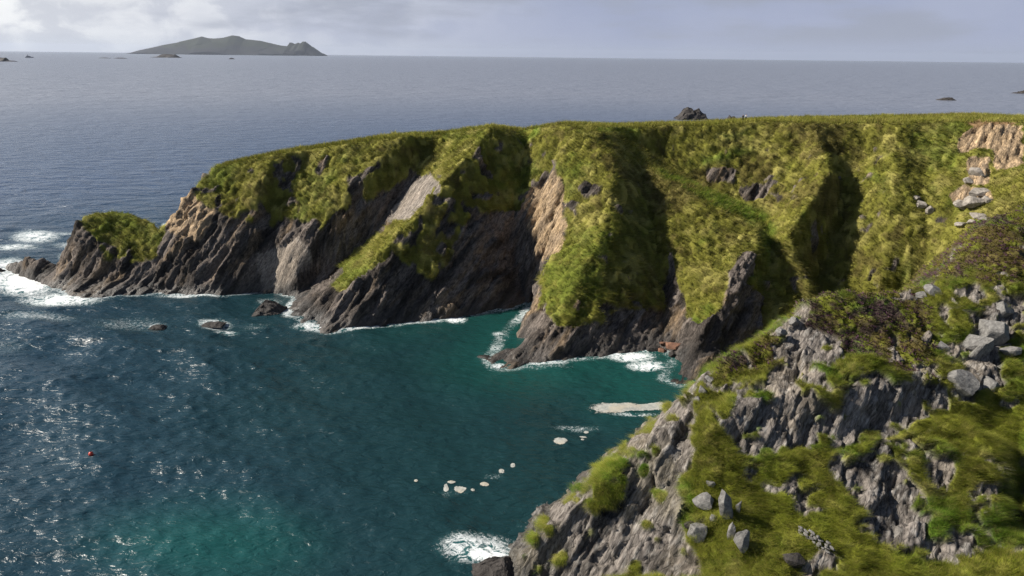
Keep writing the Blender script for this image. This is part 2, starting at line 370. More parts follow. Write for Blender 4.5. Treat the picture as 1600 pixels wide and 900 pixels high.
H_LINES = [shore, sea_in, brow, back, fall, hid,
    # stack at the left end
    Ls((12,412.5,199),(25,403,193),(40,398,190),(60,406,188),(88,411,187),(98,402,186.5),(112,376,186),(128,341,187),(150,331,190),(175,329,191),(205,331,191),(232,341,189),(250,356,186),(262,364,183.5),(270,357,185.5),(285,326,188.5),(300,298,191),(318,276,194),(333,265,196.5)),
    Ls((140,372,182.5),(165,392,180.5),(185,400,180),(215,400,180.5),(240,392,181.5)),
    Ls((105,420,181.5),(130,430,179),(160,437,177),(200,435,177.2),(235,432,178)),
    Ls((257,400,179.5),(264,430,176.5)),
    # rib behind the stack and its gully
    Ls((325,300,190),(310,350,183),(300,400,178.7),(290,440,176)),
    Ls((355,345,183.5),(400,352,182)),
    Ls((430,243.5,196.5),(414,275,189.5),(400,315,185),(380,360,181),(352,420,176.5)),
    Ls((487,236,202),(470,262,197),(445,295,191.5),(425,335,187),(408,390,181.6),(398,440,178)),
    Ls((634,217,197),(600,245,193),(560,285,187),(530,330,182),(500,370,178.5),(470,410,175.7),(447,440,175)),
    Ls((688,213,205),(660,250,198.5),(640,284,193.5),(604,340,186.5),(560,395,181.5),(515,432,178),(478,455,176)),
    # the long rib with the bare slab
    Ls((768,200,197),(745,228,190),(715,262,183),(685,295,176.5),(655,335,170.8),(625,362,166.7),(595,395,163),(560,435,159.5),(525,472,156.5),(492,504,154)),
    Ls((760,330,179.5),(745,400,171.5),(720,450,164.5)),
    Ls((640,440,161.5),(690,440,163)),
    # gully with the cave
    Ls((816,208,205),(823,240,198.5),(815,290,190.5),(803,340,184.5),(802,400,182),(818,447,177.5)),
    # orange face and the grassy rib in the middle
    Ls((868,262,184),(886,300,176.5),(882,350,168.5),(862,400,161.5),(842,440,155.5),(829,474,151)),
    Ls((850,290,187),(838,340,181.5),(832,400,175.5),(830,450,171)),
    Ls((882,196,195.5),(925,215,188),(956,242,181),(960,270,175),(955,310,167.5),(948,350,160.5),(925,400,152.7),(895,455,146),(860,500,141.5),(815,535,138),(780,562,134.5)),
    Ls((930,480,144.5),(980,500,146),(1010,520,144.5)),
    Ls((985,213,206),(1000,246,198),(1010,300,183),(1020,360,172.5),(1030,430,161.5),(1040,500,150.5),(1034,538,141.5)),
    # the lit grass face with a ledge behind its lip
    Ls((1012,263,191),(1060,290,182),(1110,318,174.5),(1170,346,167.5),(1187,356,165.3),(1185,385,159.7),(1165,410,154.7),(1145,440,149.3),(1115,490,141.7),(1085,540,134.6),(1048,583,128.6)),
    Ls((1062,420,160),(1066,480,150),(1062,530,141.5)),
    Ls((1035,253,204),(1090,287,198),(1150,315,191),(1195,349,182),(1202,376,173)), Ls((1200,398,163.5),(1192,450,155.5),(1181,500,148),(1150,560,138)),
    # upper slope and its shaded gully
    Ls((1270,196,200),(1300,262,181.5),(1264,317,173),(1233,363,166.5),(1205,385,166.5)),
    Ls((1345,198,199),(1333,260,192.5),(1318,330,182.2),(1292,400,174.3),(1272,450,168.4)),
    Ls((1400,196,193),(1392,300,176.5),(1384,400,165.5),(1372,462,159)),
    Ls((1440,230,188),(1445,300,176.5),(1450,380,165),(1460,430,156.5)),
    Ls((1530,196,189.5),(1530,260,175.5),(1522,300,168.5),(1512,350,160.5),(1500,400,153),(1490,430,147)),
    Ls((1570,196,187.5),(1575,260,172),(1570,320,160)),
    Ls((1700,200,182),(1700,300,150),(1650,380,130),(1540,420,130)),
]
hx0, hx1, hy0, hy1, HS = -158, 150, 119, 262, .34
xs, ys, HG = tin(H_LINES, hx0, hx1, hy0, hy1, HS)
raw = HG.copy()
HG = .45*HG + .55*blur(HG, 1.0/HS*.8)

def raster(xs, ys, G, px, py):
    i = np.clip(((px-xs[0])/(xs[1]-xs[0])), 0, len(xs)-1.001); j = np.clip(((py-ys[0])/(ys[1]-ys[0])), 0, len(ys)-1.001)
    i0, j0 = i.astype(int), j.astype(int); fi, fj = i-i0, j-j0
    return (G[j0, i0]*(1-fi)*(1-fj)+G[j0, i0+1]*fi*(1-fj)+G[j0+1, i0]*(1-fi)*fj+G[j0+1, i0+1]*fi*fj)

BED = np.array([.82, -.38, -.35]); BED /= np.linalg.norm(BED)
def bedded(P, k=2.6):
    """squeeze space across the bedding so noise comes out as slanting strata"""
    return P + np.outer(P @ BED, BED)*(k-1)

# image-space outlines of what grows or is bare where (they only choose ground cover, as seen in the photo)
ROCK_H = [
    [(60,360),(120,330),(150,380),(170,405),(230,420),(250,400),(262,352),(275,330),(300,295),(312,310),(345,340),(400,350),(450,345),(490,350),(520,380),(560,330),(600,300),(640,265),(660,280),(640,300),(610,345),(590,380),(620,400),(680,440),(740,330),(800,330),(830,330),(835,480),(760,500),(500,530),(0,480)],
    [(820,320),(845,285),(868,262),(880,285),(890,330),(878,380),(858,405),(845,440),(835,500),(815,500),(800,430)],
    [(760,575),(760,540),(830,500),(850,470),(880,520),(950,540),(1040,520),(1050,540),(1000,600)],
    [(1040,400),(1050,395),(1062,450),(1075,500),(1090,505),(1125,480),(1140,420),(1170,390),(1180,400),(1165,450),(1195,460),(1180,540),(1130,600),(1030,600),(1040,520)],
    [(1100,270),(1130,265),(1150,270),(1145,285),(1105,286)],
    [(1158,295),(1185,285),(1215,290),(1200,305),(1170,318)],
    [(905,285),(925,280),(945,290),(938,303),(912,305)],
    [(1500,215),(1520,195),(1600,195),(1600,260),(1560,262),(1550,235),(1520,240),(1505,245)],
    [(1515,255),(1550,250),(1548,282),(1515,285)], [(1510,288),(1545,290),(1550,310),(1495,320),(1490,305)],
    [(1330,290),(1350,290),(1345,310)], [(1430,310),(1455,305),(1450,330),(1440,325)],
]
GRASS_H = [
    [(128,336),(150,330),(205,330),(235,340),(252,355),(250,385),(235,410),(200,415),(180,400),(165,380),(150,365)],
    [(515,455),(555,388),(600,358),(622,372),(590,412),(540,460)],
    [(690,300),(720,270),(800,260),(800,300),(740,330),(700,340)],
    [(1200,400),(1240,300),(1330,196),(1490,196),(1490,300),(1505,400),(1480,480),(1195,480)],
]
BRIGHT_H = [[(1000,252),(1090,288),(1150,312),(1200,335),(1215,365),(1195,400),(1180,400),(1188,356),(1110,318),(1050,285)],
            [(805,205),(840,198),(845,215),(815,230)], [(1080,500),(1095,470),(1120,480),(1095,510)], [(1145,430),(1170,425),(1175,440),(1150,450)],
            [(930,200),(1000,200),(1000,206),(930,208)], [(1060,255),(1160,232),(1180,236),(1090,262)]]
ORANGE_H = [[(820,320),(845,285),(868,262),(885,290),(890,340),(870,390),(850,410),(830,400)], [(1495,190),(1600,190),(1600,265),(1500,265)], [(1510,250),(1552,250),(1552,320),(1490,322)],
            [(262,352),(300,295),(330,330),(320,370),(280,370)], [(1430,305),(1458,305),(1450,330)], [(410,400),(470,370),(490,400),(450,450),(410,455)]]
PALE_H = [[(605,345),(645,285),(672,272),(685,285),(660,325),(640,345)], [(676,305),(690,275),(684,270),(690,300)], [(400,400),(470,370),(490,400),(450,450),(410,455)]]
SCAR_H = [[(1515,191),(1590,191),(1570,200),(1530,200)]]

def union(u, v, polys, soft=0):
    m = np.zeros(len(u), bool)
    for p in polys: m |= inpoly(u, v, p)
    return m

def build_headland():
    global HG
    X, Y = np.meshgrid(xs, ys); P = np.stack([X, Y, HG], 2); n0 = grid_normals(np.stack([X, Y, blur(HG, 3.5)], 2))
    flat = P.reshape(-1, 3).copy(); nn = n0.reshape(-1, 3)
    keep = flat[:, 2] > -5
    idx = np.where(keep)[0]; Q = flat[idx]; N = nn[idx]
    u, v = proj(Q)
    jit = fbm(Q, 6, 4, 51); jit2 = fbm(Q, 6, 4, 77)
    uj, vj = u + jit*14, v + jit2*14
    rock = union(uj, vj, ROCK_H) & ~union(uj, vj, GRASS_H)
    # by nature: steep or low ground is rock
    bare = union(u+jit*5, v+jit2*5, PALE_H); gr = u > 1190
    low = Q[:, 2] < np.where(gr, 0, 5.5) + 5*fbm(Q, 9, 4, 5)
    steep = N[:, 2] < np.where(gr, .22, .40) + .12*fbm(Q, 5, 4, 9); rock |= bare
    hid = (v < 150)
    g = (~(rock | low | (steep & (fbm(Q, 4, 4, 13) > -.05)))).astype(float)
    small = (ridged(Q, 7, 4, 33) > np.where(u > 950, .78, .64)) & (N[:, 2] < .72) & (Q[:, 2] < 38)
    g[small] = 0
    # soften the border
    Gm = np.zeros(len(flat)); Gm[idx] = g; Gm = blur(Gm.reshape(HG.shape), .9).ravel(); g = smooth(.35, .65, Gm[idx])
    # relief
    B = bedded(Q, 3.0); B5 = bedded(Q, 5.5)
    f1, f2, val, off, vec = voro(B + 1.2*np.stack([fbm(Q, 5, 3, 3), fbm(Q, 5, 3, 4), fbm(Q, 5, 3, 6)], 1), 5.2, 11)
    big = (val-.5)*1.2 + (off*vec).sum(1)*1.3 - .2*np.exp(-((f2-f1)/.07)**2)
    f1b, f2b, valb, offb, vecb = voro(B, 1.9, 21)
    med = (valb-.5)*.32 + (offb*vecb).sum(1)*.42 - .08*np.exp(-((f2b-f1b)/.08)**2)
    calm = union(u, v, PALE_H).astype(float); calm = np.maximum(calm, (union(u, v, ORANGE_H[1:3])*.2))
    b1, e1 = blocks(Q, BED, 2.6, 7., 301); b2, e2 = blocks(Q, BED, 1.1, 3., 311)
    med = med*.4 + b1*1.5 + b2*.55 - .35*np.exp(-(e1/.25)**2) - .12*np.exp(-(e2/.18)**2)
    dr = (big*.6 + med + ridged(B5, 10, 4, 41)*.9 + fbm(B5, 3, 4, 43)*.35)*(1-.75*calm)
    t1, _, tv, _, _ = voro(Q*np.array([1, 1, .62]) + .45*np.stack([fbm(Q, 2, 2, 61), fbm(Q, 2, 2, 62), fbm(Q, 2, 2, 63)], 1), 1.75, 31)
    tus = np.sqrt(np.maximum(0, 1-(t1/.95)**2))*(.35+.55*tv)
    slopef = smooth(.97, .80, N[:, 2])
    dg = (tus-.35)*1.3*(.25+.75*slopef) + fbm(Q, 9, 4, 71)*1.1*slopef*smooth(270, 330, u) + fbm(Q, 3, 3, 73)*.5*slopef
    edge = smooth(-1.5, 1.5, Q[:, 2])
    D = (dg*g + dr*(1-g)*(.55+.45*smooth(0, 6, Q[:, 2])))
    Q2 = Q + N*D[:, None]
    # cliff-brow ground stays close to its drawn height on the skyline
    flat[idx] = Q2
    P2 = flat.reshape(P.shape)
    # albedo
    n1 = fbm(Q, 14, 4, 81); n2 = fbm(Q, 4, 4, 83); n3 = fbm(Q, 1.6, 3, 85)
    olive = np.array([.158, .152, .027]); straw = np.array([.31, .27, .085]); green = np.array([.092, .140, .018]); brown = np.array([.095, .070, .028]); vivid = np.array([.10, .17, .016])
    cg = olive + (straw-olive)*smooth(-.1, .5, n2+.35*tv-.15)[:, None]*.62
    cg = cg + (green-cg)*(smooth(.05, .6, n1+.4*n3)*.55)[:, None]
    cg = cg + (brown-cg)*(smooth(.12, .5, -n1+.6*n3-.25*n2)*.6)[:, None]
    br = union(u+jit*8, v+jit2*5, BRIGHT_H); Bm = np.zeros(len(flat)); Bm[idx] = br; Bm = blur(Bm.reshape(HG.shape), 1.6).ravel()[idx]
    cg = cg + (vivid-cg)*(Bm*.8*smooth(-.5, .2, n2+.4*n3))[:, None]
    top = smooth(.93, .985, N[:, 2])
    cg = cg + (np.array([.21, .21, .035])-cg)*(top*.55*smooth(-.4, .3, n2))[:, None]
    cg = cg*(.62+.76*tv)[:, None]
    grey = np.array([.170, .142, .122]); dark = np.array([.052, .044, .038]); tan = np.array([.27, .19, .115]); pale = np.array([.27, .235, .20]); ora = np.array([.46, .33, .20])
    ru = union(u+jit*18, v+jit2*18, ORANGE_H).astype(float); pu = union(u+jit*6, v+jit2*6, PALE_H).astype(float)
    bb = fbm(B5, 12, 5, 91); bs = fbm(B5, 4, 4, 93)
    cr = grey + (dark-grey)*smooth(-.25, .35, bb+.3*bs)[:, None]
    cr = cr + (tan-cr)*(smooth(.1, .5, fbm(B, 11, 4, 95)+.3*bs)*.7)[:, None]
    cr = cr + (ora-cr)*(ru*(.55+.35*smooth(-.2, .3, bs)))[:, None]
    cr = cr + (pale-cr)*(pu*.85)[:, None]
    cr *= (.78+.2*valb+.55*(b1*.6+b2*.6+.2))[:, None]
    wet = smooth(4.5, .6, Q2[:, 2] + 1.6*fbm(Q, 5, 3, 97))
    cr = cr*(1-.55*wet)[:, None]
    sc = union(u+jit*6, v+jit2*3, SCAR_H)
    cg[sc] = np.array([.30, .19, .10])
    col = np.clip(cg*g[:, None] + cr*(1-g)[:, None], .008, .8)
    # faces
    remap = np.full(len(flat), -1); remap[idx] = np.arange(len(idx))
    ny, nx = HG.shape; ii = np.arange(ny*nx).reshape(ny, nx)
    fa = np.stack([ii[:-1, :-1], ii[:-1, 1:], ii[1:, 1:], ii[1:, :-1]], 2).reshape(-1, 4); fa = remap[fa]
    zz = Q2[:, 2]; ok = (fa >= 0).all(1); fa = fa[ok]; fa = fa[zz[fa].max(1) > -2.5]
    o = mesh_np('headland', Q2, fa, M_LAND, cols=col, attrs={'grass': g, 'wet': wet*(1-g), 'fine': np.zeros(len(g))})
    tag(o, kind='structure')
    return o, Q2, fa, N, g, col, P2

def sample_faces(V, fa, weight, count):
    a = V[fa[:, 0]]; b = V[fa[:, 1]]; c = V[fa[:, 2]]; d = V[fa[:, 3]]
    ar = .5*np.linalg.norm(np.cross(c-a, d-b), axis=1)*weight
    cdf = np.cumsum(ar); k = np.searchsorted(cdf, rng.random(count)*cdf[-1]); k = np.minimum(k, len(fa)-1)
    s, t_ = rng.random(count)[:, None], rng.random(count)[:, None]
    return (a[k]*(1-s)+b[k]*s)*(1-t_)+(d[k]*(1-s)+c[k]*s)*t_, k
def blades(name, pts, nrm, cols, size, nb, width, lean=.5, label=None, tip=1.5, parent=None, droop=.5, two=True, mat=None):
    """grass: every tuft a fan of nb bent tapering blades"""
    n = len(pts); kv = 4 if two else 3; V = np.empty((n, nb, kv, 3)); cc = np.empty((n, nb, kv, 3))
    down = np.array([0, 0, -1.]); dsl = down - (nrm @ down)[:, None]*nrm; sl_ = np.linalg.norm(dsl, axis=1, keepdims=True); dsl = dsl/np.maximum(sl_, .05)
    upv = nrm*.6 + np.array([0, 0, .6])
    for k in range(nb):
        a = rng.random(n)*2*math.pi; side = np.stack([np.cos(a), np.sin(a), np.zeros(n)], 1)
        out = np.stack([-np.sin(a), np.cos(a), np.zeros(n)], 1)
        L = (size*(.6+.8*rng.random(n)))[:, None]
        base = pts + out*(size*.35*rng.random(n))[:, None] - nrm*.04
        mid = base + (upv*.5 + out*lean*.4 + dsl*droop*.2*sl_)*L
        tipp = base + (upv*.7 + out*lean*1.0 + dsl*droop*sl_)*L
        wv = side*(width*(.7+.6*rng.random(n)))[:, None]
        V[:, k, 0] = base-wv*.6; V[:, k, 1] = base+wv*.6; V[:, k, -1] = tipp
        if two: V[:, k, 2] = mid+wv*.5
        sh = (.88+.24*rng.random(n))[:, None]
        for q in range(kv): cc[:, k, q] = cols*sh*(tip if q == kv-1 else .95)
    if two:
        base = np.arange(n*nb)[:, None]*4; fa = np.concatenate([base+np.array([0, 1, 2]), base+np.array([0, 2, 3])], 0)
    else: fa = np.arange(n*nb*3).reshape(-1, 3)
    o = mesh_np(name, V.reshape(-1, 3), fa, mat or M_BLADE, parent, True, np.clip(cc.reshape(-1, 3), 0, .8))
    nv = np.repeat(nrm*.8+np.array([0, 0, .2]), nb*kv, axis=0); nv /= np.linalg.norm(nv, axis=1, keepdims=True)
    at = o.data.attributes.new('turf', 'FLOAT_VECTOR', 'POINT'); at.data.foreach_set('vector', nv.astype(np.float32).ravel())
    return tag(o, label, 'grass' if label else None, kind='stuff')

headland, HV, HF, HN, Hg, Hc, HP = build_headland()
# grass where the viewpoint side can see it
fu, fv = proj(HV[HF[:, 0]])
wgt = (Hg[HF].mean(1) > .6)*1.0*(fv > 175)*(fu > -60)*(fu < 1680)*(HV[HF[:, 0], 1] < 240)
pts, k = sample_faces(HV, HF, wgt, 100000)
tc = Hc[HF[k, 0]].copy(); pick = rng.random(len(k))[:, None]
tc = np.where(pick < .22, tc*.5+.5*np.array([.30, .26, .085]), np.where(pick < .45, tc*.4+.6*np.array([.055, .085, .012]), np.where(pick < .55, tc*.5+.5*np.array([.07, .05, .022]), tc)))*rng.uniform(.75, 1.3, len(k))[:, None]
blades('headland_grass', pts, HN[HF[k, 0]], tc, rng.uniform(.5, 1.25, len(k)), 5, .085, .6, 'rough tussock grass covering the slopes and top of the far headland', 1.25, droop=.7, two=False)

# --- near cliff at the lower right
crest = [at_z(783,912,0)] + Ls((800,881,71),(830,852,70.6),(860,822,70.5),(895,792,71),(930,762,72),(965,731,74),(1000,702,76),(1050,655,80),(1072,628,82.5),(1088,602,85),(1130,572,88),(1190,535,92),(1222,512,95),(1255,480,97.5),(1300,463,99.5),(1340,460,101),(1380,459,102),(1430,455,104),(1480,430,108),(1520,385,114),(1550,347,120),(1600,329,124),(1700,320,126))
def behind(pts_, dx, dy, slope):
    out = []
    for p in pts_:
        Ld = math.hypot(dx, dy); out.append(np.array([p[0]+dx, p[1]+dy, max(p[2]-slope*Ld, -6)]))
    return out
crest_b1 = behind(crest[:14], -4, 4, 1.25) + behind(crest[14:21], -2, 7, 1.1) + behind(crest[21:], 2, 10, .6)
crest_b2 = behind(crest[:14], -14, 14, 1.4) + behind(crest[14:21], -8, 22, 1.2)
N_LINES = [crest, crest_b1, crest_b2,
    Ls((1115,640,81.5),(1160,600,85),(1230,570,88),(1300,540,90.5),(1380,530,92),(1450,520,94),(1520,470,99.5),(1560,420,106),(1600,390,111),(1700,380,112)),
    Ls((1102,680,76),(1150,640,78),(1230,620,79.5),(1300,610,80.3),(1380,600,81.8),(1450,590,84),(1490,600,84),(1540,590,86),(1600,570,89),(1700,560,89)),
    Ls((1110,712,73.6),(1180,712,74.6),(1250,700,75.8),(1330,685,77.3),(1400,665,79.3),(1480,640,81.8),(1540,630,82.8),(1600,620,83.8),(1700,620,83.5)),
    Ls((1120,742,71),(1200,735,72.2),(1280,712,74.3),(1350,700,75.5),(1430,690,76),(1500,690,76),(1545,695,75.5)),
    Ls((1150,800,67),(1210,800,67.3),(1250,795,67.7),(1290,785,68.6),(1330,800,67.2),(1360,835,64.5),(1400,860,63),(1480,880,61.6),(1550,868,62.3)),
    Ls((1400,770,70.3),(1470,770,70.2)),
    Ls((1552,700,75),(1546,760,70.5),(1555,830,65.5)),
    Ls((1582,715,77.5),(1580,780,72.3),(1592,840,67.0)),
    Ls((1700,690,74),(1700,800,67)),
    Ls((1086,615,84),(1080,660,79.2),(1072,710,74.7),(1062,770,70.2),(1085,830,66.6),(1105,890,63.5)),
    Ls((1000,750,73.2),(960,800,71.2),(930,850,69.4)), Ls((1030,800,69.8),(1010,850,67.7)), Ls((880,850,70),(860,880,69.3)),
    [at_z(783,912,0)+np.array([.3, -.4, -.5])] + Ls((850,905,68.6),(920,905,66.8),(1000,905,65.2),(1080,905,63.2),(1150,905,61.6),(1250,905,60.4),(1350,905,59.8),(1450,905,59.4),(1600,905,58.6),(1700,905,58.3)),
    [at_z(775,1080,-4)] + Ls((1000,1060,52.5),(1250,1060,51),(1600,1060,50),(1700,1060,50)),
    [np.array([-22, 60, -8.]), np.array([-22, 84, -8.])],
]
nx0, nx1, ny0, ny1, NS = -9, 104, 50, 134, .16
nxs, nys, NG = tin(N_LINES, nx0, nx1, ny0, ny1, NS)
NG = .4*NG + .6*blur(NG, 3.2)
ROCK_N = [
    [(1130,690),(1135,650),(1200,600),(1220,540),(1225,505),(1250,480),(1290,520),(1310,560),(1290,600),(1350,600),(1420,580),(1470,600),(1500,620),(1440,660),(1380,680),(1250,705),(1150,715)],
    [(740,920),(765,860),(825,795),(875,755),(925,712),(980,668),(1030,610),(1070,590),(1085,640),(1090,700),(1060,745),(1050,760),(1080,830),(1110,905)],
    [(1282,725),(1300,712),(1360,708),(1400,700),(1420,760),(1450,780),(1460,850),(1480,880),(1400,870),(1360,840),(1310,760)], [(1225,740),(1260,735),(1275,770),(1260,800),(1235,790)],
    [(1500,450),(1560,440),(1590,470),(1600,500),(1570,540),(1560,600),(1500,620),(1480,560),(1510,520)],
    [(1425,455),(1470,430),(1475,445),(1440,465)], [(1060,660),(1085,600),(1110,575),(1120,585),(1095,640)],
    [(1390,690),(1430,678),(1450,690),(1420,705)], [(1460,840),(1500,820),(1530,860),(1500,890),(1470,880)],
    [(1250,870),(1300,870),(1330,905),(1240,905)], [(1440,700),(1500,720),(1470,780),(1450,760)],
    [(1540,760),(1560,740),(1550,800),(1530,850)],
]
GRASS_N = [[(915,790),(935,755),(980,715),(1010,700),(1020,720),(1000,760),(960,790),(930,800)], [(1090,620),(1130,580),(1180,560),(1200,590),(1140,640),(1120,690),(1100,680),(1085,660)]]
HEATH_N = [[(1390,450),(1470,385),(1545,325),(1520,420),(1480,450)], [(1240,480),(1300,462),(1400,460),(1450,470),(1440,560),(1350,560),(1280,540),(1250,500)], [(1120,580),(1220,520),(1230,560),(1150,600)], [(1480,430),(1550,340),(1600,330),(1600,450),(1540,440)], [(1380,570),(1460,540),(1470,590),(1400,590)]]
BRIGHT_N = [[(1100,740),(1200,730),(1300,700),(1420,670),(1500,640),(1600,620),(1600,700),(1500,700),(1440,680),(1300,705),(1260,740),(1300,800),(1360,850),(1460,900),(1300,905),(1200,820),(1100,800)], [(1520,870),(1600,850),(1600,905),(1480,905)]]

def build_near():
    X, Y = np.meshgrid(nxs, nys); P = np.stack([X, Y, NG], 2); n0 = grid_normals(np.stack([X, Y, blur(NG, 9)], 2))
    flat = P.reshape(-1, 3).copy(); nn = n0.reshape(-1, 3)
    idx = np.where(flat[:, 2] > -4.5)[0]; Q = flat[idx]; N = nn[idx]
    u, v = proj(Q); jit = fbm(Q, 2.6, 5, 151); jit2 = fbm(Q, 2.6, 5, 177)
    uj, vj = u+jit*34, v+jit2*34
    rock = union(uj, vj, ROCK_N) & ~(union(uj, vj, GRASS_N) & ((fbm(Q, 2.2, 4, 115) > -.02) | (u > 1060)))
    steep = N[:, 2] < .52 + .15*fbm(Q, 3, 4, 109)
    low = Q[:, 2] < 3 + 4*fbm(Q, 5, 4, 105)
    g = (~(rock | steep | low)).astype(float)
    tuftn = fbm(Q, 1.6, 4, 113)
    g[(tuftn > .30) & rock & (N[:, 2] > .5) & ~low] = 1
    spot = (ridged(Q, 3.4, 4, 133) > .57) & (vj < 860) & (u > 1090)
    g[spot & (fbm(Q, 6, 2, 135) > -.05)] = 0
    Gm = np.zeros(len(flat)); Gm[idx] = g; Gm = blur(Gm.reshape(NG.shape), 1.3).ravel(); g = smooth(.3, .7, Gm[idx])
    B = bedded(Q, 2.0)
    warp = np.stack([fbm(Q, 2.5, 3, 103), fbm(Q, 2.5, 3, 104), fbm(Q, 2.5, 3, 106)], 1)
    warp2 = np.stack([fbm(Q, .6, 3, 203), fbm(Q, .6, 3, 204), fbm(Q, .6, 3, 206)], 1)
    f1, f2, val, off, vec = voro(B+.5*warp+.22*warp2, 4.8, 111)
    big = (val-.5)*.7 + (off*vec).sum(1)*.95 - .12*np.exp(-((f2-f1)/.05)**2)
    f1b, f2b, valb, offb, vecb = voro(B+.2*warp+.2*warp2, 1.5, 121)
    med = (valb-.5)*.14 + (offb*vecb).sum(1)*.24 - .05*np.exp(-((f2b-f1b)/.06)**2)
    b1, e1 = blocks(Q, BED, 1.5, 3.2, 401); b2, e2 = blocks(Q, BED, .55, 1.3, 411)
    med = med*.35 + b1*.75 + b2*.26 - .18*np.exp(-(e1/.12)**2) - .06*np.exp(-(e2/.09)**2)
    dr = big*.8 + med + ridged(bedded(Q, 4), 7.5, 3, 141, .45)*.4 + fbm(B, .9, 4, 143)*.07
    Wp = Q + .35*np.stack([fbm(Q, 1.2, 2, 161), fbm(Q, 1.2, 2, 162), fbm(Q, 1.2, 2, 163)], 1)
    t1, _, tv, _, _ = voro(Wp, 1.45, 131); t2, _, tv2, _, _ = voro(Wp, 3.1, 135)
    tus = np.sqrt(np.maximum(0, 1-(t1/.95)**2))*(.3+.6*tv); tub = np.sqrt(np.maximum(0, 1-(t2/.95)**2))*(.3+.7*tv2)
    ht = union(uj, vj, HEATH_N).astype(float); Bm = np.zeros(len(flat)); Bm[idx] = ht; ht = blur(Bm.reshape(NG.shape), 3).ravel()[idx]
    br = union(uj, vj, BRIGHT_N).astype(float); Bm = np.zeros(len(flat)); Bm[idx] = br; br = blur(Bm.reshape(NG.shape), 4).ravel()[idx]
    dg = ((tus-.3)*.75 + (tub-.3)*1.25)*(1-.45*br) + fbm(Q, 4, 4, 171)*.8 + .12
    D = dg*g + dr*(1-g)
    Q2 = Q + N*D[:, None]; flat[idx] = Q2
    n1 = fbm(Q, 6, 4, 181); n2 = fbm(Q, 2, 4, 183); n3 = fbm(Q, .7, 3, 185)
    olive = np.array([.145, .155, .022]); straw = np.array([.30, .26, .08]); green = np.array([.080, .145, .014]); brown = np.array([.080, .056, .024]); lime = np.array([.28, .30, .035]); purple = np.array([.062, .042, .045])
    cg = olive + (green-olive)*smooth(-.2, .4, n1+.4*n2)[:, None]
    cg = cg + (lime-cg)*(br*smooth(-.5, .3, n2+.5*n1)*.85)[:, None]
    cg = cg + (straw-cg)*(smooth(.1, .6, n2*.8+.5*n3+.25*(tv-.5))*.6)[:, None]
    cg = cg + (brown-cg)*(ht*smooth(-.45, .1, n2+.5*n3-.2*n1)*.8)[:, None]
    cg = cg + (purple-cg)*(ht*smooth(.0, .4, n1+.5*n3)*.8)[:, None]
    cg = cg*(.7+.6*tv)[:, None]
    grey = np.array([.180, .158, .140]); dark = np.array([.056, .049, .044]); warm = np.array([.22, .185, .145]); palec = np.array([.35, .325, .295])
    bb = fbm(B, 4, 5, 191); bs = fbm(B, 1.1, 4, 193)
    cr = grey + (dark-grey)*smooth(-.15, .4, bb+.35*bs)[:, None]
    cr = cr + (warm-cr)*(smooth(-.1, .4, fbm(Q, 9, 3, 195))*.5)[:, None]
    lf = union(uj, vj, ROCK_N[1:2]).astype(float); cr = cr + (np.array([.125, .110, .080])-cr)*(lf*smooth(-.35, .25, n1+.3*n2)*.7)[:, None]
    cr = cr + (palec-cr)*(smooth(.1, .45, bs+.25*bb)*.5*smooth(.1, .7, N[:, 2]))[:, None]
    cr *= (.72+.3*valb+.5*(b1*.6+b2*.6+.25))[:, None]
    wet = smooth(3.5, .4, Q2[:, 2]+1.2*fbm(Q, 3, 3, 197)); cr *= (1-.6*wet)[:, None]
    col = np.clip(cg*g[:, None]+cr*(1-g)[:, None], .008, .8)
    remap = np.full(len(flat), -1); remap[idx] = np.arange(len(idx)); ny, nx = NG.shape; ii = np.arange(ny*nx).reshape(ny, nx)
    fa = np.stack([ii[:-1, :-1], ii[:-1, 1:], ii[1:, 1:], ii[1:, :-1]], 2).reshape(-1, 4); fa = remap[fa]
    fa = fa[(fa >= 0).all(1)]; fa = fa[Q2[fa, 2].max(1) > -2]
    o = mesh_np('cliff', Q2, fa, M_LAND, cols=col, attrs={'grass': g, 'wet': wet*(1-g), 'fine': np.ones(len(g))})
    tag(o, kind='structure')
    return o, Q2, fa, N, g, col, flat.reshape(P.shape), ht
cliff, NV, NF, NN, Ng, Nc, NP, Nht = build_near()
fu, fv = proj(NV[NF[:, 0]])
okv = (fv > 300)*(fv < 960)*(fu > 700)*(fu < 1660)
gm = (Ng[NF].mean(1) > .55)*okv
pts, k = sample_faces(NV, NF, gm*(Nht[NF[:, 0]] < .5)*np.minimum(1, 75./NV[NF[:, 0], 1])**2, 130000)
tc = Nc[NF[k, 0]].copy(); pick = (rng.random(len(k)) + .35*fbm(pts, .8, 2, 301))[:, None]
tc = np.where(pick < .16, tc*.5+.5*np.array([.30, .25, .085]), np.where(pick < .36, tc*.45+.55*np.array([.045, .085, .012]), np.where(pick > .94, tc*.5+.5*np.array([.10, .065, .03]), tc)))
blades('cliff_grass', pts, NN[NF[k, 0]], tc*rng.uniform(.85, 1.15, len(k))[:, None], rng.uniform(.25, .8, len(k)), 6, .021, .75, 'long bright grass in tussocks on the near cliff', 1.4, droop=.8, two=False, mat=M_TURF)
pts, k = sample_faces(NV, NF, gm*(Nht[NF[:, 0]] >= .3), 16000)
hc = Nc[NF[k, 0]]; pk = rng.random(len(k)) < .25; hc[pk] = np.array([.10, .05, .075])
o = blades('heather', pts, NN[NF[k, 0]], hc, rng.uniform(.2, .42, len(k)), 7, .05, .9, None, 1.25, droop=.1)
tag(o, 'low brown and purple heather on top of the near cliff', 'heather', kind='stuff')

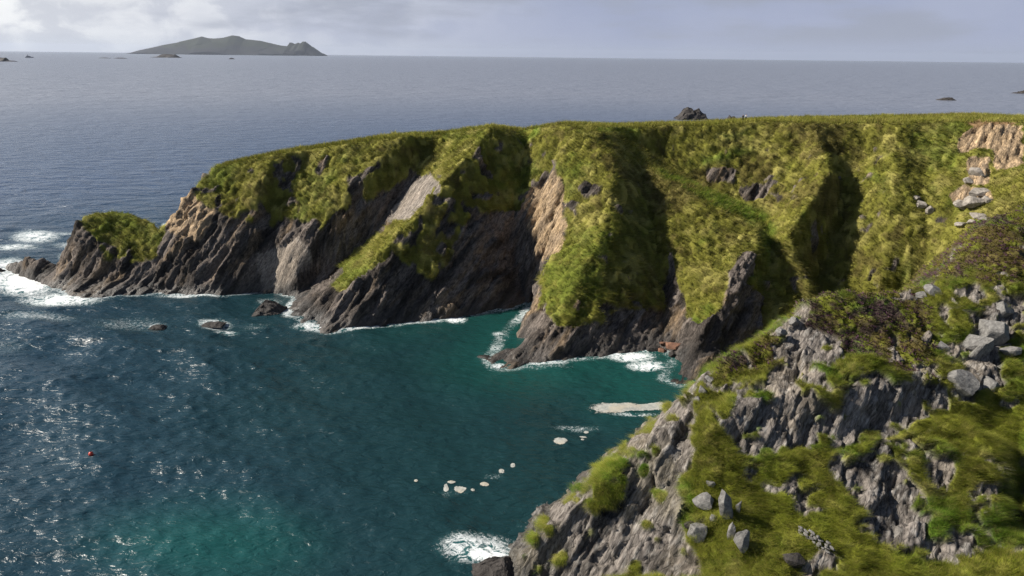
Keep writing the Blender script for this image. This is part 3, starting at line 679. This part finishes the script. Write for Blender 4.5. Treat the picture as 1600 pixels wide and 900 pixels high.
def near_z(x, y): return float(raster(nxs, nys, NP[:, :, 2], np.array([x]), np.array([y]))[0])
def hit(u, v, V, F_, n=1):
    """first surface point under a pixel: nearest-to-viewpoint vertex projecting close to it"""
    pu, pv = proj(V); d = np.hypot(pu-u, pv-v); c = np.where(d < 6)[0]
    if len(c) == 0: c = np.argsort(d)[:20]
    dist = np.linalg.norm(V[c]-np.array([0, 0, H]), axis=1)
    c2 = c[dist < dist.min()+2.0]
    return V[c2[np.argmin(d[c2])]]

# ------------------------------------------------------------------ sea
def shore_dist(x, y, line):
    best = np.full(len(x), 1e9)
    for p, q in zip(line[:-1], line[1:]):
        dx, dy = q[0]-p[0], q[1]-p[1]; t = np.clip(((x-p[0])*dx+(y-p[1])*dy)/(dx*dx+dy*dy+1e-9), 0, 1)
        best = np.minimum(best, np.hypot(x-p[0]-t*dx, y-p[1]-t*dy))
    return best
def waves(x, y):
    z = np.zeros(len(x)); dx_ = np.zeros(len(x)); dy_ = np.zeros(len(x)); rr = np.hypot(x, y)
    cell = np.maximum(.34, .0019*(rr*rr+3600)/60)
    g2 = np.random.default_rng(3)
    shelter = smooth(-60, -5, x)*smooth(230, 170, y)*.45
    P3 = np.stack([x, y, np.zeros(len(x))], 1); patch = .75 + .5*fbm(P3, 45, 3, 5)
    for i in range(46):
        lam = 1.7*1.09**(i % 34)*(1+.1*g2.random()); th = R(205) + g2.normal()*.55        # waves come in from the left and away
        if i < 6: lam = 14+10*g2.random(); th = R(215)+g2.normal()*.2
        kx, ky = 2*math.pi/lam*math.sin(th), 2*math.pi/lam*math.cos(th)
        amp = .0088*lam**.92*(1 if i >= 6 else .55)
        fade = smooth(.55, .25, cell/lam)*(1-shelter)*patch*smooth(420, 140, rr)
        ph = kx*x+ky*y+g2.random()*6.28
        z += amp*fade*np.sin(ph); dx_ += .8*amp*fade*math.sin(th)*np.cos(ph); dy_ += .8*amp*fade*math.cos(th)*np.cos(ph)
    return z, dx_, dy_
def sea_z(p):
    p = np.atleast_2d(p); z = waves(p[:, 0], p[:, 1])[0]
    return z if len(z) > 1 else z
def build_sea():
    az = np.concatenate([np.linspace(-180, -50, 30)[:-1], np.linspace(-50, -41, 12)[:-1], np.linspace(-41, 41, 640), np.linspace(41, 50, 12)[1:], np.linspace(50, 180, 30)[1:]])
    r = [0.5, 20, 45]; x_ = 62.
    r.append(x_)
    while x_ < 60000:
        x_ += max(.34, .0019*(x_*x_+3600)/60*(.6 if x_ < 320 else 1.0)) if x_ < 6000 else x_*.2
        r.append(x_)
    r.append(90000); r = np.array(r)
    A, Rr = np.meshgrid(np.radians(az), r); X, Y = Rr*np.sin(A), Rr*np.cos(A)
    x, y, rr = X.ravel(), Y.ravel(), Rr.ravel()
    z, dx_, dy_ = waves(x, y)
    P3 = np.stack([x, y, np.zeros(len(x))], 1)
    land = np.zeros(len(x))
    # shallow water and breaking foam along the shore
    ds = shore_dist(x, y, shore); near = [p for p in crest[:11]]
    dn = shore_dist(x, y, [at_z(740, 912, 0), at_z(783, 900, 0), at_z(805, 880, 0)])
    u, v = proj(np.stack([x, y, z*0], 1)); u = np.where(y > 30, u, -999)
    sh = np.maximum(smooth(22, 2, ds)*smooth(-45, 10, x)*.6, smooth(110, 10, np.hypot((u-310)/2.4, v-850))*.95)
    sh = np.maximum(sh, smooth(110, 10, np.hypot((u-990)/1.3, v-590))*.6)
    foam = smooth(3.2, .3, ds)*(.42+.25*fbm(P3, 7, 2, 9))
    def blob(cu, cv, ru, rv, s): return s*smooth(1.15, .1, np.hypot((u-cu)/ru, (v-cv)/rv))
    for b in ((40,440,75,32,1.0),(95,468,95,15,.75),(15,415,60,18,.7),(55,370,60,16,.66),(20,386,70,9,.58),(110,382,60,9,.42),(100,366,60,5,.4),(110,400,30,14,.6),(60,495,110,14,.38),(200,505,120,22,.3),
              (335,506,40,12,.62),(355,517,30,6,.5),(245,508,22,6,.6),(262,352,14,5,.9),(300,463,90,5,.6),(420,470,40,10,.35),(490,512,55,9,.6),(440,488,30,7,.5),(400,510,60,12,.25),
              (712,499,26,8,.82),(845,568,40,4,.65),(778,570,20,6,.6),(778,522,18,6,.5),(985,557,55,13,.85),(1010,572,45,12,.8),(960,553,26,9,.6),(1085,603,24,6,.45),
              (750,858,95,38,.72),(780,878,42,34,.95),(850,795,30,10,.36),(900,668,70,9,.36),(990,648,75,5,.42),(700,770,60,10,.25),(850,575,90,7,.3),(830,820,50,20,.22),
              (770,745,40,10,.26),(640,520,60,9,.18),(15,540,60,20,.25)):
        foam = np.maximum(foam, blob(*b))
    foam *= (y > 30)
    V = np.stack([x+dx_, y+dy_, z], 1)
    ny, nx = X.shape; ii = np.arange(ny*nx).reshape(ny, nx)
    fa = np.stack([ii[:-1, :-1], ii[1:, :-1], ii[1:, 1:], ii[:-1, 1:]], 2).reshape(-1, 4)
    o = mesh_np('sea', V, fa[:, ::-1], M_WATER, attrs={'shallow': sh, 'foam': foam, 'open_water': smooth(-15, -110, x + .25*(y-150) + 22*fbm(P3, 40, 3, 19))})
    return tag(o, kind='structure')
sea = build_sea()

# ------------------------------------------------------------------ rocks in the sea
def ico(sub):
    import bmesh
    bm = bmesh.new(); bmesh.ops.create_icosphere(bm, subdivisions=sub, radius=1.0)
    V = np.array([v_.co[:] for v_ in bm.verts]); Fc = np.array([[v_.index for v_ in f.verts] for f in bm.faces]); bm.free()
    return V, Fc
ICO = {k: ico(k) for k in (2, 3, 4)}
def boulder(name, p, dims, seed, mat, rot=0., tilt=0., sub=3, cuts=18, rough=.07, parent=None):
    """a broken stone: a ball cut by random planes, then roughened"""
    V, Fc = ICO[sub]; V = V.copy(); g_ = np.random.default_rng(seed)
    for _ in range(cuts):
        n_ = g_.normal(size=3); n_ /= np.linalg.norm(n_); d = .48+.2*g_.random()
        over = V @ n_ - d; V -= np.outer(np.maximum(over, 0), n_)
    nn_ = V/np.maximum(np.linalg.norm(V, axis=1, keepdims=True), 1e-6)
    V += nn_*(fbm(V+seed*3.1, .8, 4, seed)*rough)[:, None]
    V *= np.array(dims)/2/np.abs(V).max(0)
    M = np.array(Matrix.Rotation(rot, 3, 'Z') @ Matrix.Rotation(tilt, 3, 'Y'))
    o = mesh_np(name, V @ M.T, Fc, mat, parent, False); o.location = p
    return o
def skerry(name, u, v, wpx, prof, depth, seed, mat, jag=.16, dist=None, n=90, cols=None):
    """rock island: a skyline profile in photo pixels (x from 0 to 1, height) carried through its depth as crags"""
    base = at_z(u, v, 0.) if dist is None else None
    if base is None:
        d = ray(u, v); t_ = dist/d[1]; base = np.array([d[0]*t_, dist, 0.])
    wd = base[1]*math.cos(PITCH)+H*math.sin(PITCH); wid = wpx*wd/F
    sx = np.linspace(-.5, .5, n); sy = np.linspace(-1, 1, max(int(n*depth*1.2), 16))
    X, Y = np.meshgrid(sx, sy); px = np.array([p[0] for p in prof])-.5; ph = np.array([p[1] for p in prof])*wd/F/1.05
    hgt = np.interp(X, px, ph)
    P3 = np.stack([X.ravel()*6, Y.ravel()*6*depth, np.full(X.size, seed*5.3)], 1)
    f1, f2, val, off, vec = voro(P3, 1.1, seed); cr = ((val-.5)*.9+(off*vec).sum(1)*.9).reshape(X.shape)
    fall_ = 1-np.abs(Y)**1.6*(1.0+.12*np.sin(X*17+seed))
    Z = hgt*np.where(Y < 0, fall_, fall_) + hgt.max()*jag*(1+2.2*(X > .335)*(name == 'island'))*(cr+.6*ridged(P3, 1.4, 4, seed).reshape(X.shape))*np.minimum(1, hgt/hgt.max()+.35) - .02*hgt.max()
    Z = np.where(np.abs(Y) > .97, -hgt.max()*.2, Z); Z[:, 0] = Z[:, -1] = -hgt.max()*.2
    V = np.stack([X.ravel()*wid, Y.ravel()*wid*depth*.5, Z.ravel()], 1)
    ny, nx = X.shape; ii = np.arange(ny*nx).reshape(ny, nx)
    fa = np.stack([ii[:-1, :-1], ii[:-1, 1:], ii[1:, 1:], ii[1:, :-1]], 2).reshape(-1, 4)
    fa = fa[V[fa, 2].max(1) > -hgt.max()*.19]
    o = mesh_np(name, V, fa, mat, None, False, cols=None if cols is None else cols(V, hgt.max()), attrs=None if cols is None else {'grass': np.ones(len(V))*.5, 'wet': np.zeros(len(V)), 'fine': np.zeros(len(V))})
    o.location = base; return o
SK = 'rocks standing in the sea'
def sk(label, u, v, w_, prof, depth, seed, **kw):
    o = skerry('sea_rock', u, v, w_, prof, depth, seed, kw.pop('mat', M_SKERRY), **kw); return tag(o, label, 'rock', SK)
sk('large jagged black rock with two peaks in the sea beyond the headland', 1079, 186, 48, [(0,1),(.12,6),(.28,15),(.38,19),(.5,18),(.6,13),(.74,16),(.86,10),(.95,8),(1,1)], .8, 3, n=110)
sk('small low dark rock just left of the walkers at the cliff top', 1144, 187, 15, [(0,2),(.2,7),(.4,4),(.7,5.5),(1,1)], .8, 5, n=50)
sk('flat dark rock awash in the sea at the right, ringed by a white line', 1478, 156.5, 26, [(0,.6),(.3,3.5),(.6,4.5),(.85,4),(1,.6)], .6, 7, n=60)
sk('dark rock cut by the right edge of the photo near the horizon', 1600, 146, 34, [(0,.6),(.3,3),(.55,6),(.8,6),(1,1)], .6, 9, n=60)
sk('square topped skerry at the far left edge below the horizon', 8, 96, 34, [(0,5),(.2,6),(.56,6),(.6,2),(.8,1.6),(.9,1.4),(1,.4)], .5, 11, jag=.05, n=60)
sk('long low skerry in front of the big island', 259, 90, 44, [(0,.5),(.2,1.6),(.35,4.6),(.5,6),(.65,5.4),(.86,5),(1,.6)], .5, 13, jag=.07, n=70)
sk('tiny dark skerry below the right half of the island', 362, 92.5, 9, [(0,.4),(.4,2.4),(.7,1.8),(1,.3)], .6, 15, n=24)
sk('faint flat skerry left of the long low one', 164, 91, 18, [(0,.3),(.5,1.2),(1,.3)], .5, 17, n=24)
sk('faint flat skerry close beside the long low one', 188, 91.5, 20, [(0,.3),(.3,1.2),(.7,1.4),(1,.3)], .5, 19, n=24)
sk('low dark rock lying off the foot of the long rib', 421, 487, 44, [(0,1),(.2,12),(.4,20),(.6,18),(.8,14),(1,4)], 1.0, 21, jag=.12, n=70)
sk('small dark rock in the surf at the left edge beside the spine of the stack', 0, 424, 14, [(0,1),(.5,6),(1,1)], .8, 23, n=30)
sk('wave washed brown rock left of the two in the calm water', 246, 511, 22, [(0,.5),(.4,4),(.8,4),(1,.5)], .8, 25, jag=.12, n=40)
sk('wave washed low rock right of the two in the calm water', 333, 507, 34, [(0,.5),(.3,3),(.7,4.5),(1,.5)], .7, 27, jag=.12, n=40)
sk('flat dark ledge in the white surf below the near cliff', 766, 893, 74, [(0,1),(.3,10),(.6,20),(.8,24),(1,8)], .9, 29, jag=.12, n=70)

# ------------------------------------------------------------------ island far out
def island_cols(V, hm):
    n_ = fbm(V, hm*.5, 4, 3); hh = V[:, 2]/hm
    c = np.array([.040, .042, .048]) + (np.array([.040, .047, .032])-np.array([.040, .042, .048]))*smooth(.2, .5, hh+.35*n_)[:, None]
    return np.clip(c*(.85+.3*n_[:, None]), .01, .5)
iprof = [(214,81),(226,75),(250,70),(286,63.6),(308,58.5),(320,55.4),(328,57.6),(338,58.4),(352,57),(366,53.6),(376,55),(386,60),(408,61.6),(426,65.6),(440,69),(454,70.6),(456,64.5),(460,66),(463,67.6),(468,65),(472,66.5),(475,63),(480,63.2),(486,69),(489,70.5),(492,73),(498,78),(503,84.4)]
isl = skerry('island', 358.5, 84, 289, [((a-214)/289., max(82.8+(a-214)*.0103-b, .4)) for a, b in iprof], .3, 31, M_LAND, jag=.03, dist=26000, n=240, cols=island_cols)
tag(isl, kind='structure')

# ------------------------------------------------------------------ ship
M_SHIP = mat_plain('grey_ship_paint', (.16, .17, .19)); M_SHIP2 = mat_plain('pale_ship_paint', (.34, .35, .37))
def prism(name, outline, z0, z1, mat, parent, taper=1.0):
    n = len(outline); a = [(x, y, z0) for x, y in outline]; b = [(x*taper, y*taper, z1) for x, y in outline]
    me = bpy.data.meshes.new(name); me.from_pydata(a+b, [], [tuple(range(n))[::-1], tuple(range(n, 2*n))]+[(i, (i+1) % n, n+(i+1) % n, n+i) for i in range(n)])
    me.materials.append(mat); o = bpy.data.objects.new(name, me); C.objects.link(o); o.parent = parent; return o
p = at_z(46, 90.2, 0.); ship = empty('ship', p); sc_ = 11*p[1]/F/60.*1.08
tag(ship, 'small grey ship sailing near the horizon at the far left', 'ship')
S = sc_
prism('hull', [(-30*S, -4*S), (22*S, -4.5*S), (31*S, 0), (22*S, 4.5*S), (-30*S, 4*S)], -1*S, 6*S, M_SHIP, ship, 1.04)
prism('superstructure', [(-22*S, -3.4*S), (12*S, -3.4*S), (12*S, 3.4*S), (-22*S, 3.4*S)], 6*S, 11.5*S, M_SHIP, ship, .95)
prism('bridge', [(-16*S, -3*S), (-4*S, -3*S), (-4*S, 3*S), (-16*S, 3*S)], 11.5*S, 15*S, M_SHIP2, ship, .9)
prism('mast', [(-13*S, -.9*S), (-11*S, -.9*S), (-11*S, .9*S), (-13*S, .9*S)], 15*S, 24*S, M_SHIP, ship, .8)

# ------------------------------------------------------------------ buoy
M_BUOY = mat_plain('red_buoy_paint', (.55, .05, .025), .45, .1); M_DARK = mat_plain('dark_fitting', (.03, .03, .03), .6)
p = at_z(143.5, 716.5, 0.); buoy = empty('buoy', p+np.array([0, 0, float(sea_z(p)[0])])); tag(buoy, 'round red buoy floating alone in the cove', 'buoy')
V, Fc = ICO[3]; r_ = 3.0*np.linalg.norm(p-np.array([0, 0, H]))/F
VV = V*r_; VV[:, 2] = VV[:, 2]*1.06 + r_*.45; mesh_np('float', VV, Fc, M_BUOY, buoy)
prism('collar', [(.28*r_*math.cos(a*.785), .28*r_*math.sin(a*.785)) for a in range(8)], r_*1.42, r_*1.62, M_DARK, buoy, .8)
prism('eyelet', [(.1*r_*math.cos(a*1.05), .1*r_*math.sin(a*1.05)) for a in range(6)], r_*1.6, r_*1.85, M_DARK, buoy, .8)

# ------------------------------------------------------------------ floating foam
def foam_patch(label, outline, seed):
    pts_ = np.array([at_z(u_, v_, 0.) for u_, v_ in outline]); c = pts_.mean(0); n = len(pts_); K = 96
    # resample the outline, roughen it
    seg = np.linalg.norm(np.roll(pts_, -1, 0)-pts_, axis=1); tt = np.concatenate([[0], np.cumsum(seg)]); cl = np.vstack([pts_, pts_[:1]])
    q = np.stack([np.interp(np.linspace(0, tt[-1], K, endpoint=False), tt, cl[:, k_]) for k_ in range(3)], 1)-c
    for _ in range(3): q = .5*q+.25*(np.roll(q, 1, 0)+np.roll(q, -1, 0))
    rad = np.linalg.norm(q, axis=1).mean(); q = q*(1.12+.38*fbm(q+seed*7.7, rad*.8+.1, 4, seed))[:, None]
    rings = [1.0, .92, .82, .68, .5, .25]; V = []; 
    for f_ in rings:
        w_ = q*f_+c; z = sea_z(w_) + (-.02 if f_ == 1.0 else .03+.03*(1-f_)) + .03*fbm(w_, .5, 3, seed)*(f_ < 1)
        V.append(np.stack([w_[:, 0]-c[0], w_[:, 1]-c[1], z], 1))
    V = np.concatenate(V+[np.array([[0, 0, float(sea_z(c[None])[0])+.1]])]); Fs = []
    for r0 in range(len(rings)-1):
        for a in range(K):
            b = (a+1) % K; Fs += [(r0*K+a, r0*K+b, (r0+1)*K+b), (r0*K+a, (r0+1)*K+b, (r0+1)*K+a)]
    r0 = len(rings)-1
    for a in range(K): Fs.append((r0*K+a, r0*K+(a+1) % K, len(V)-1))
    rim = np.concatenate([np.full(K, min(1., 1.9*(1-f_))) for f_ in rings]+[[1.]])
    o = mesh_np('foam_patch', V, np.array(Fs), M_FOAM, attrs={'rim': rim}); o.location = (c[0], c[1], 0)
    return tag(o, label, 'foam', 'foam floating on the cove')
def oval(cu, cv, a, b, n=14): return [(cu+a*math.cos(i*6.2832/n), cv+b*math.sin(i*6.2832/n)) for i in range(n)]
foam_patch('long cream raft of foam floating off the near cliff', [(921,640),(928,634),(945,631),(990,630),(1030,629),(1052,634),(1056,637),(1040,641),(1010,642),(985,643),(965,646),(945,646),(930,643)], 3)
for i, (lab, cu, cv, a, b) in enumerate([
    ('round white foam patch left of the long raft', 876, 689.5, 11.5, 5),
    ('small foam fleck, upper of the three right of the round patch', 916, 672.5, 5, 1.8),
    ('small oval foam fleck, middle of the three right of the round patch', 911, 681.5, 6, 2.2),
    ('tiny foam fleck, lowest of the three right of the round patch', 910, 687.5, 3, 1.6),
    ('broadest foam fleck of the scattered cluster in mid cove', 719, 764.5, 9, 5),
    ('rounded foam fleck at the left of the scattered cluster', 697, 762, 4.5, 5),
    ('thin foam streak at the top of the scattered cluster', 705, 754.5, 7, 2),
    ('oval foam fleck at the right of the scattered cluster', 757.5, 757.5, 7, 3.2),
    ('tiny foam fleck between the broadest and the oval one', 739, 766, 3.5, 2),
    ('foam fleck up and right of the scattered cluster', 784, 737, 4.5, 3.2),
    ('small pointed foam fleck farthest up from the cluster', 801, 727.5, 4, 2.8),
    ('lone small foam fleck left of the scattered cluster', 650, 750.5, 3, 3)]):
    foam_patch(lab, oval(cu, cv, a, b), 40+i)

# ------------------------------------------------------------------ boulders
def place(label, u, v, wpx, hpx, seed, mat, VV, FF, cat='boulder', group=None, sink=.25, deep=.8, name='boulder', tilt=0., rot=None):
    q = hit(u, v+hpx*.3, VV, FF); m = np.linalg.norm(q-np.array([0, 0, H]))/F
    o = boulder(name, Vector(q)+Vector((0, 0, hpx*m*(.5-sink))), (wpx*m, wpx*m*deep, hpx*m*1.05), seed, mat, random.uniform(-.3, .3) if rot is None else rot, tilt, 4 if wpx > 16 else 3, 18)
    if label: tag(o, label, cat, group)
    return o
G1 = 'grey boulders on the near cliff'
for lab, u, v, a, b, ti in [
    ('largest pale grey boulder, blunt and wide, resting on the grass of the near cliff', 1101, 778, 36, 27, .2),
    ('grey oval boulder at the edge of the bare cliff face', 1090, 831, 30, 28, .1),
    ('dark grey boulder tucked behind the oval one', 1077, 820, 20, 16, 0),
    ('tall upright slab leaning in the grass, highest of the grey stones', 1133, 785, 20, 58, -.15),
    ('narrow pale stone just right of the tall slab', 1152, 791, 9, 24, .1),
    ('thin pointed pale stone below the tall slab', 1141, 829, 12, 38, .12),
    ('grey pointed boulder right of the thin pale stone', 1159, 842, 24, 32, -.2),
    ('small grey stone between the largest boulder and the tall slab', 1113, 808, 13, 14, 0),
    ('small flat pale stone above the largest boulder', 1109, 757, 15, 11, 0),
    ('dark rough boulder half sunk in the grass left of the stone wall foot', 1238, 874, 30, 26, .1)]:
    place(lab, u, v, a, b, int(u*7+v), M_BOULD if 'dark' not in lab else M_SKERRY, NV, NF, group=G1, tilt=ti)
for u, v, a, b in [(1502,592,40,42),(1542,596,32,30),(1470,540,20,22),(1528,535,34,30),(1552,512,34,40),(1522,545,16,40),(1565,480,28,26),(1580,545,24,18),(1456,448,26,16),(1440,458,18,12),(1110,590,18,14),(1098,606,16,14),(1090,622,12,12),(1240,498,20,18),(1222,516,16,14)]:
    o = place(None, u, v, a, b, int(u*3+v), M_BOULD, NV, NF, name='outcrop_rock', sink=.46, deep=1.1, tilt=random.uniform(-.35, .35), rot=random.uniform(-1, 1)); o.parent = cliff
for u, v, a, b in [(1525,265,22,16),(1512,280,18,10),(1530,296,30,16),(1520,312,34,16),(1505,316,26,12),(1540,310,16,12),(1532,334,24,10),(1543,346,26,12),(1530,357,18,10),(1548,365,24,14),(1535,376,22,12),(1524,368,14,8),(1505,388,24,14),(1520,392,22,12),(1494,398,22,18),(1540,396,14,10),(1550,388,12,12),(1527,384,14,8),(1500,350,14,9),(1518,345,12,7),(1440,318,16,14),(1450,326,12,14),(1432,308,12,8)]:
    o = place(None, u, v, a, b, int(u*3+v), M_PALE, HV, HF, name='outcrop_rock', sink=.45, deep=1.0, tilt=random.uniform(-.3, .3), rot=random.uniform(-1, 1)); o.parent = headland
G2 = 'fallen boulders at the foot of the grass face'
for lab, u, v, a, b, red in [
    ('rusty red boulder in the surf, brightest of the fallen stones', 1022, 560, 22, 15, 1),
    ('dark wet boulder left of the rusty one, half in the white water', 1006, 566, 17, 10, 0),
    ('brown block behind the rusty boulder', 1034, 550, 16, 14, 1),
    ('flat reddish slab on top of the fallen stones', 1053, 541, 28, 11, 1),
    ('small brown stone below the flat slab', 1043, 561, 12, 12, 1),
    ('dark block under the flat slab against the rib', 1052, 553, 14, 12, 0),
    ('dark stone in the shade at the back of the fallen stones', 1020, 546, 24, 11, 0),
    ('small red stone left of the brown block', 1014, 553, 12, 9, 1),
    ('narrow brown stone highest up against the cliff foot', 1037, 537, 15, 8, 1)]:
    place(lab, u, v, a, b, int(u*5+v), M_RED if red else M_SKERRY, HV, HF, group=G2, sink=.15)

# ------------------------------------------------------------------ remains of a dry stone wall
a_, b_ = hit(1247, 836, NV, NF), hit(1299, 868, NV, NF); top_ = a_.copy()
wall = empty('stone_wall', Vector(a_)); tag(wall, 'short broken dry stone wall of flat stones in the grass at the bottom of the near cliff', 'wall')
dv = b_-a_; Lw = math.hypot(dv[0], dv[1]); ang = math.atan2(dv[1], dv[0]); m = np.linalg.norm(a_-np.array([0, 0, H]))/F
vari = [boulder('stone', (0, 0, 0), (1, .9, 1), 900+i, M_BOULD, 0, 0, 2, 8, .05, wall) for i in range(4)]
meshes = [o.data for o in vari]; first = list(vari); hs = 4.6*m
for row in range(5):
    x_ = random.uniform(0, .2) + (1.0 if row == 4 else 0)
    while x_ < Lw:
        wd = random.uniform(.35, .85)*11*m
        if not (row == 4 and random.random() < .45):
            o = first.pop() if first else vari[0].copy()
            if o.name not in C.objects: C.objects.link(o); o.data = random.choice(meshes); o.parent = wall
            o.location = (math.cos(ang)*x_+random.uniform(-.1, .1), math.sin(ang)*x_+random.uniform(-.1, .1), dv[2]*x_/Lw + row*hs*.93 - .1)
            o.scale = (wd*1.05, .5, hs*random.uniform(.9, 1.15)); o.rotation_euler = (0, math.atan2(-dv[2], Lw)+random.uniform(-.06, .06), ang+random.uniform(-.1, .1))
        x_ += wd

# ------------------------------------------------------------------ walkers
def skin(name, joints, bones, mat, parent, sub=2):
    me = bpy.data.meshes.new(name); me.from_pydata([j[:3] for j in joints], bones, []); me.update()
    o = bpy.data.objects.new(name, me); C.objects.link(o); o.parent = parent; me.materials.append(mat)
    sm = o.modifiers.new('skin', 'SKIN'); sm.use_smooth_shade = True
    for i, j in enumerate(joints): me.skin_vertices[0].data[i].radius = (j[3], j[3]*.85)
    me.skin_vertices[0].data[0].use_root = True
    ss = o.modifiers.new('sub', 'SUBSURF'); ss.levels = sub; ss.render_levels = sub; return o
M_SKIN = mat_plain('skin', (.45, .27, .19), .6, .05); M_NAVY = mat_plain('dark_cloth', (.02, .022, .03), .9); M_WHITE = mat_plain('pale_cloth', (.72, .74, .76), .9, .08); M_BLACK = mat_plain('dark_trousers', (.018, .018, .02), .9); M_PACK = mat_plain('grey_pack', (.10, .11, .13), .9)
def walker(label, u, v, rz, jacket, hat):
    q = at_y(u, v, 212.); q[2] = float(raster(xs, ys, HP[:, :, 2], q[:1], q[1:2])[0])+.45; t = empty('person', Vector(q)); t.rotation_euler = (0, 0, rz); tag(t, label, 'person', 'walkers at the cliff top')
    J = [(0,0,.95,.13),(0,0,1.15,.13),(0,0,1.38,.15),(0,.01,1.5,.06),(0,0,1.60,.09),(0,0,1.70,.085),
         (-.2,0,1.40,.055),(-.25,.04,1.15,.045),(-.23,.16,.95,.035),(-.22,.2,.86,.04),(.2,0,1.40,.055),(.25,.04,1.15,.045),(.23,.16,.95,.035),(.22,.2,.86,.04),
         (-.1,0,.88,.09),(-.11,.02,.5,.065),(-.11,-.04,.08,.045),(-.12,.12,.04,.04),(.1,0,.88,.09),(.12,-.05,.5,.065),(.12,-.02,.08,.045),(.12,.14,.04,.04)]
    B_ = [(0,1),(1,2),(2,3),(3,4),(4,5),(2,6),(6,7),(7,8),(8,9),(2,10),(10,11),(11,12),(12,13),(0,14),(14,15),(15,16),(16,17),(0,18),(18,19),(19,20),(20,21)]
    skin('body', J, B_, M_SKIN, t)
    skin('jacket', [(0,0,.9,.17),(0,0,1.15,.165),(0,0,1.38,.185),(-.21,0,1.40,.08),(-.26,.04,1.15,.065),(-.24,.14,.98,.055),(.21,0,1.40,.08),(.26,.04,1.15,.065),(.24,.14,.98,.055)], [(0,1),(1,2),(2,3),(3,4),(4,5),(2,6),(6,7),(7,8)], jacket, t)
    skin('trousers', [(0,0,.95,.15),(-.1,0,.86,.12),(-.11,.02,.5,.09),(-.11,-.04,.1,.075),(.1,0,.86,.12),(.12,-.05,.5,.09),(.12,-.02,.1,.075)], [(0,1),(1,2),(2,3),(0,4),(4,5),(5,6)], M_BLACK, t)
    skin('hair', [(0,-.02,1.68,.10),(0,-.02,1.76,.085)], [(0,1)], hat, t, 2)
    if jacket is M_NAVY: pass
    return t
walker('walker in dark clothes with a pale hat, left of the pair at the cliff top', 1160.5, 188, .3, M_NAVY, M_WHITE)
walker('walker in a white top and dark trousers, right of the pair at the cliff top', 1165, 188, -.5, M_WHITE, M_BLACK)

# ------------------------------------------------------------------ haze
def haze(x0, x1, y0, y1, z0, z1, dens):
    V = [(x, y, z) for z in (z0, z1) for x, y in ((x0, y0), (x1, y0), (x1, y1), (x0, y1))]
    me = bpy.data.meshes.new('haze'); me.from_pydata(V, [], [(3, 2, 1, 0), (4, 5, 6, 7), (0, 1, 5, 4), (1, 2, 6, 5), (2, 3, 7, 6), (3, 0, 4, 7)])
    m_, t, out = newmat('haze_air'); vol = t.n('ShaderNodeVolumePrincipled', ins={'Color': (.72, .80, .95, 1), 'Density': dens, 'Anisotropy': 0.2}); t.set(out, 1, vol.outputs[0])
    me.materials.append(m_); o = bpy.data.objects.new('haze', me); C.objects.link(o); tag(o, kind='stuff'); return o
haze(-95000, 95000, -95000, 95000, -30, 900, 1.0e-5)
